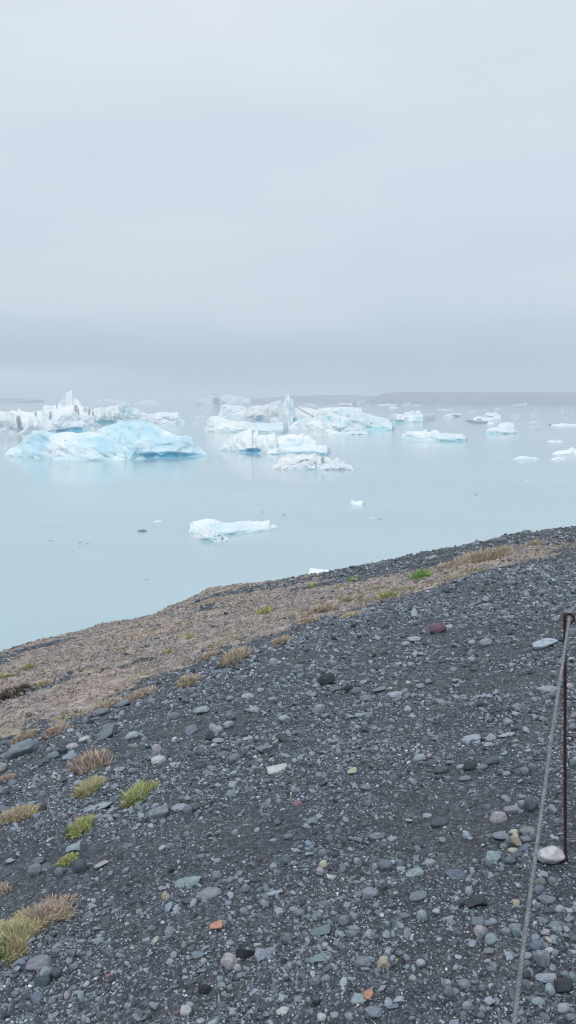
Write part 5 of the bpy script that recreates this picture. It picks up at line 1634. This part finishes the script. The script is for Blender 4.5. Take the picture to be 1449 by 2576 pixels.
HAZE_COL = (.78, .80, .83)
HAZE_DENS = 0.00085
HAZE_TOP = 32.0
haze()


# ------------------------------------------------------------------ overcast sky
def sky():
    w = bpy.data.worlds.new("World")
    scene.world = w
    w.use_nodes = True
    nt = w.node_tree
    bg = nt.nodes["Background"]
    sk = N(nt, "ShaderNodeTexSky", sky_type='NISHITA', sun_disc=False)
    sk.sun_elevation = math.radians(56)
    sk.sun_rotation = math.radians(205)
    tc = N(nt, "ShaderNodeTexCoord").outputs["Generated"]
    sp = N(nt, "ShaderNodeSeparateXYZ")
    L(nt, tc, sp.inputs[0])
    mp = N(nt, "ShaderNodeMapping")
    mp.inputs["Scale"].default_value = (1.0, 1.0, 4.5)
    L(nt, tc, mp.inputs[0])
    cl = tex_noise(nt, mp.outputs[0], 1.7, 5, .5)
    zz = math_n(nt, 'ADD', sp.outputs[2], math_n(nt, 'MULTIPLY', math_n(nt, 'SUBTRACT', cl, .5), .16))
    c = ramp(nt, zz, SKY_STOPS)
    cl2 = ramp(nt, cl, [(0.35, (.955, .965, .98)), (0.65, (1.04, 1.035, 1.02))])
    c = mixc(nt, 1.0, c, cl2, 'MULTIPLY')
    # pale glacier streak low on the left, only a brightening painted into the sky
    dv = N(nt, "ShaderNodeVectorMath", operation='SUBTRACT')
    L(nt, tc, dv.inputs[0])
    dv.inputs[1].default_value = (-.34, .94, .022)
    dm = N(nt, "ShaderNodeVectorMath", operation='MULTIPLY')
    L(nt, dv.outputs[0], dm.inputs[0])
    dm.inputs[1].default_value = (4.6, 1.0, 46.0)
    dl = N(nt, "ShaderNodeVectorMath", operation='LENGTH')
    L(nt, dm.outputs[0], dl.inputs[0])
    bank = ramp(nt, dl.outputs["Value"], [(0.0, (1.30, 1.28, 1.24)), (1.0, (1, 1, 1))])
    c = mixc(nt, 1.0, c, bank, 'MULTIPLY')
    # a little of the clear sky's own colour comes through the cloud sheet
    sc = N(nt, "ShaderNodeVectorMath", operation='SCALE')
    L(nt, sk.outputs[0], sc.inputs[0])
    sc.inputs[3].default_value = 0.10
    m = mixc(nt, 0.06, c, sc.outputs[0])
    s2 = N(nt, "ShaderNodeVectorMath", operation='SCALE')
    L(nt, m, s2.inputs[0])
    s2.inputs[3].default_value = SKY_GAIN
    L(nt, s2.outputs[0], bg.inputs[0])
    bg.inputs[1].default_value = 1.0
    sun = bpy.data.lights.new("sun", 'SUN')
    sun.energy = 1.25
    sun.angle = math.radians(12)
    sun.color = (1.0, .97, .93)
    so = bpy.data.objects.new("sun", sun)
    so.rotation_euler = (math.radians(34), 0, math.radians(-25))
    COL.objects.link(so)


SKY_STOPS = [(0.0, (.455, .550, .655)), (0.06, (.470, .565, .675)), (0.13, (.578, .668, .768)), (0.25, (.655, .735, .825)), (0.45, (.725, .795, .870)), (1.0, (1.15, 1.22, 1.32))]
SKY_GAIN = 1.03
sky()

scene.view_settings.view_transform = 'Standard'
scene.view_settings.look = 'None'
scene.view_settings.exposure = 0.0
scene.view_settings.gamma = 1.0
scene.cycles.volume_bounces = 2
scene.cycles.max_bounces = 6
scene.cycles.diffuse_bounces = 3
scene.cycles.use_denoising = True
scene.cycles.volume_max_steps = 16

scene.cycles.pixel_filter_type = 'BLACKMAN_HARRIS'
scene.cycles.filter_width = 1.1
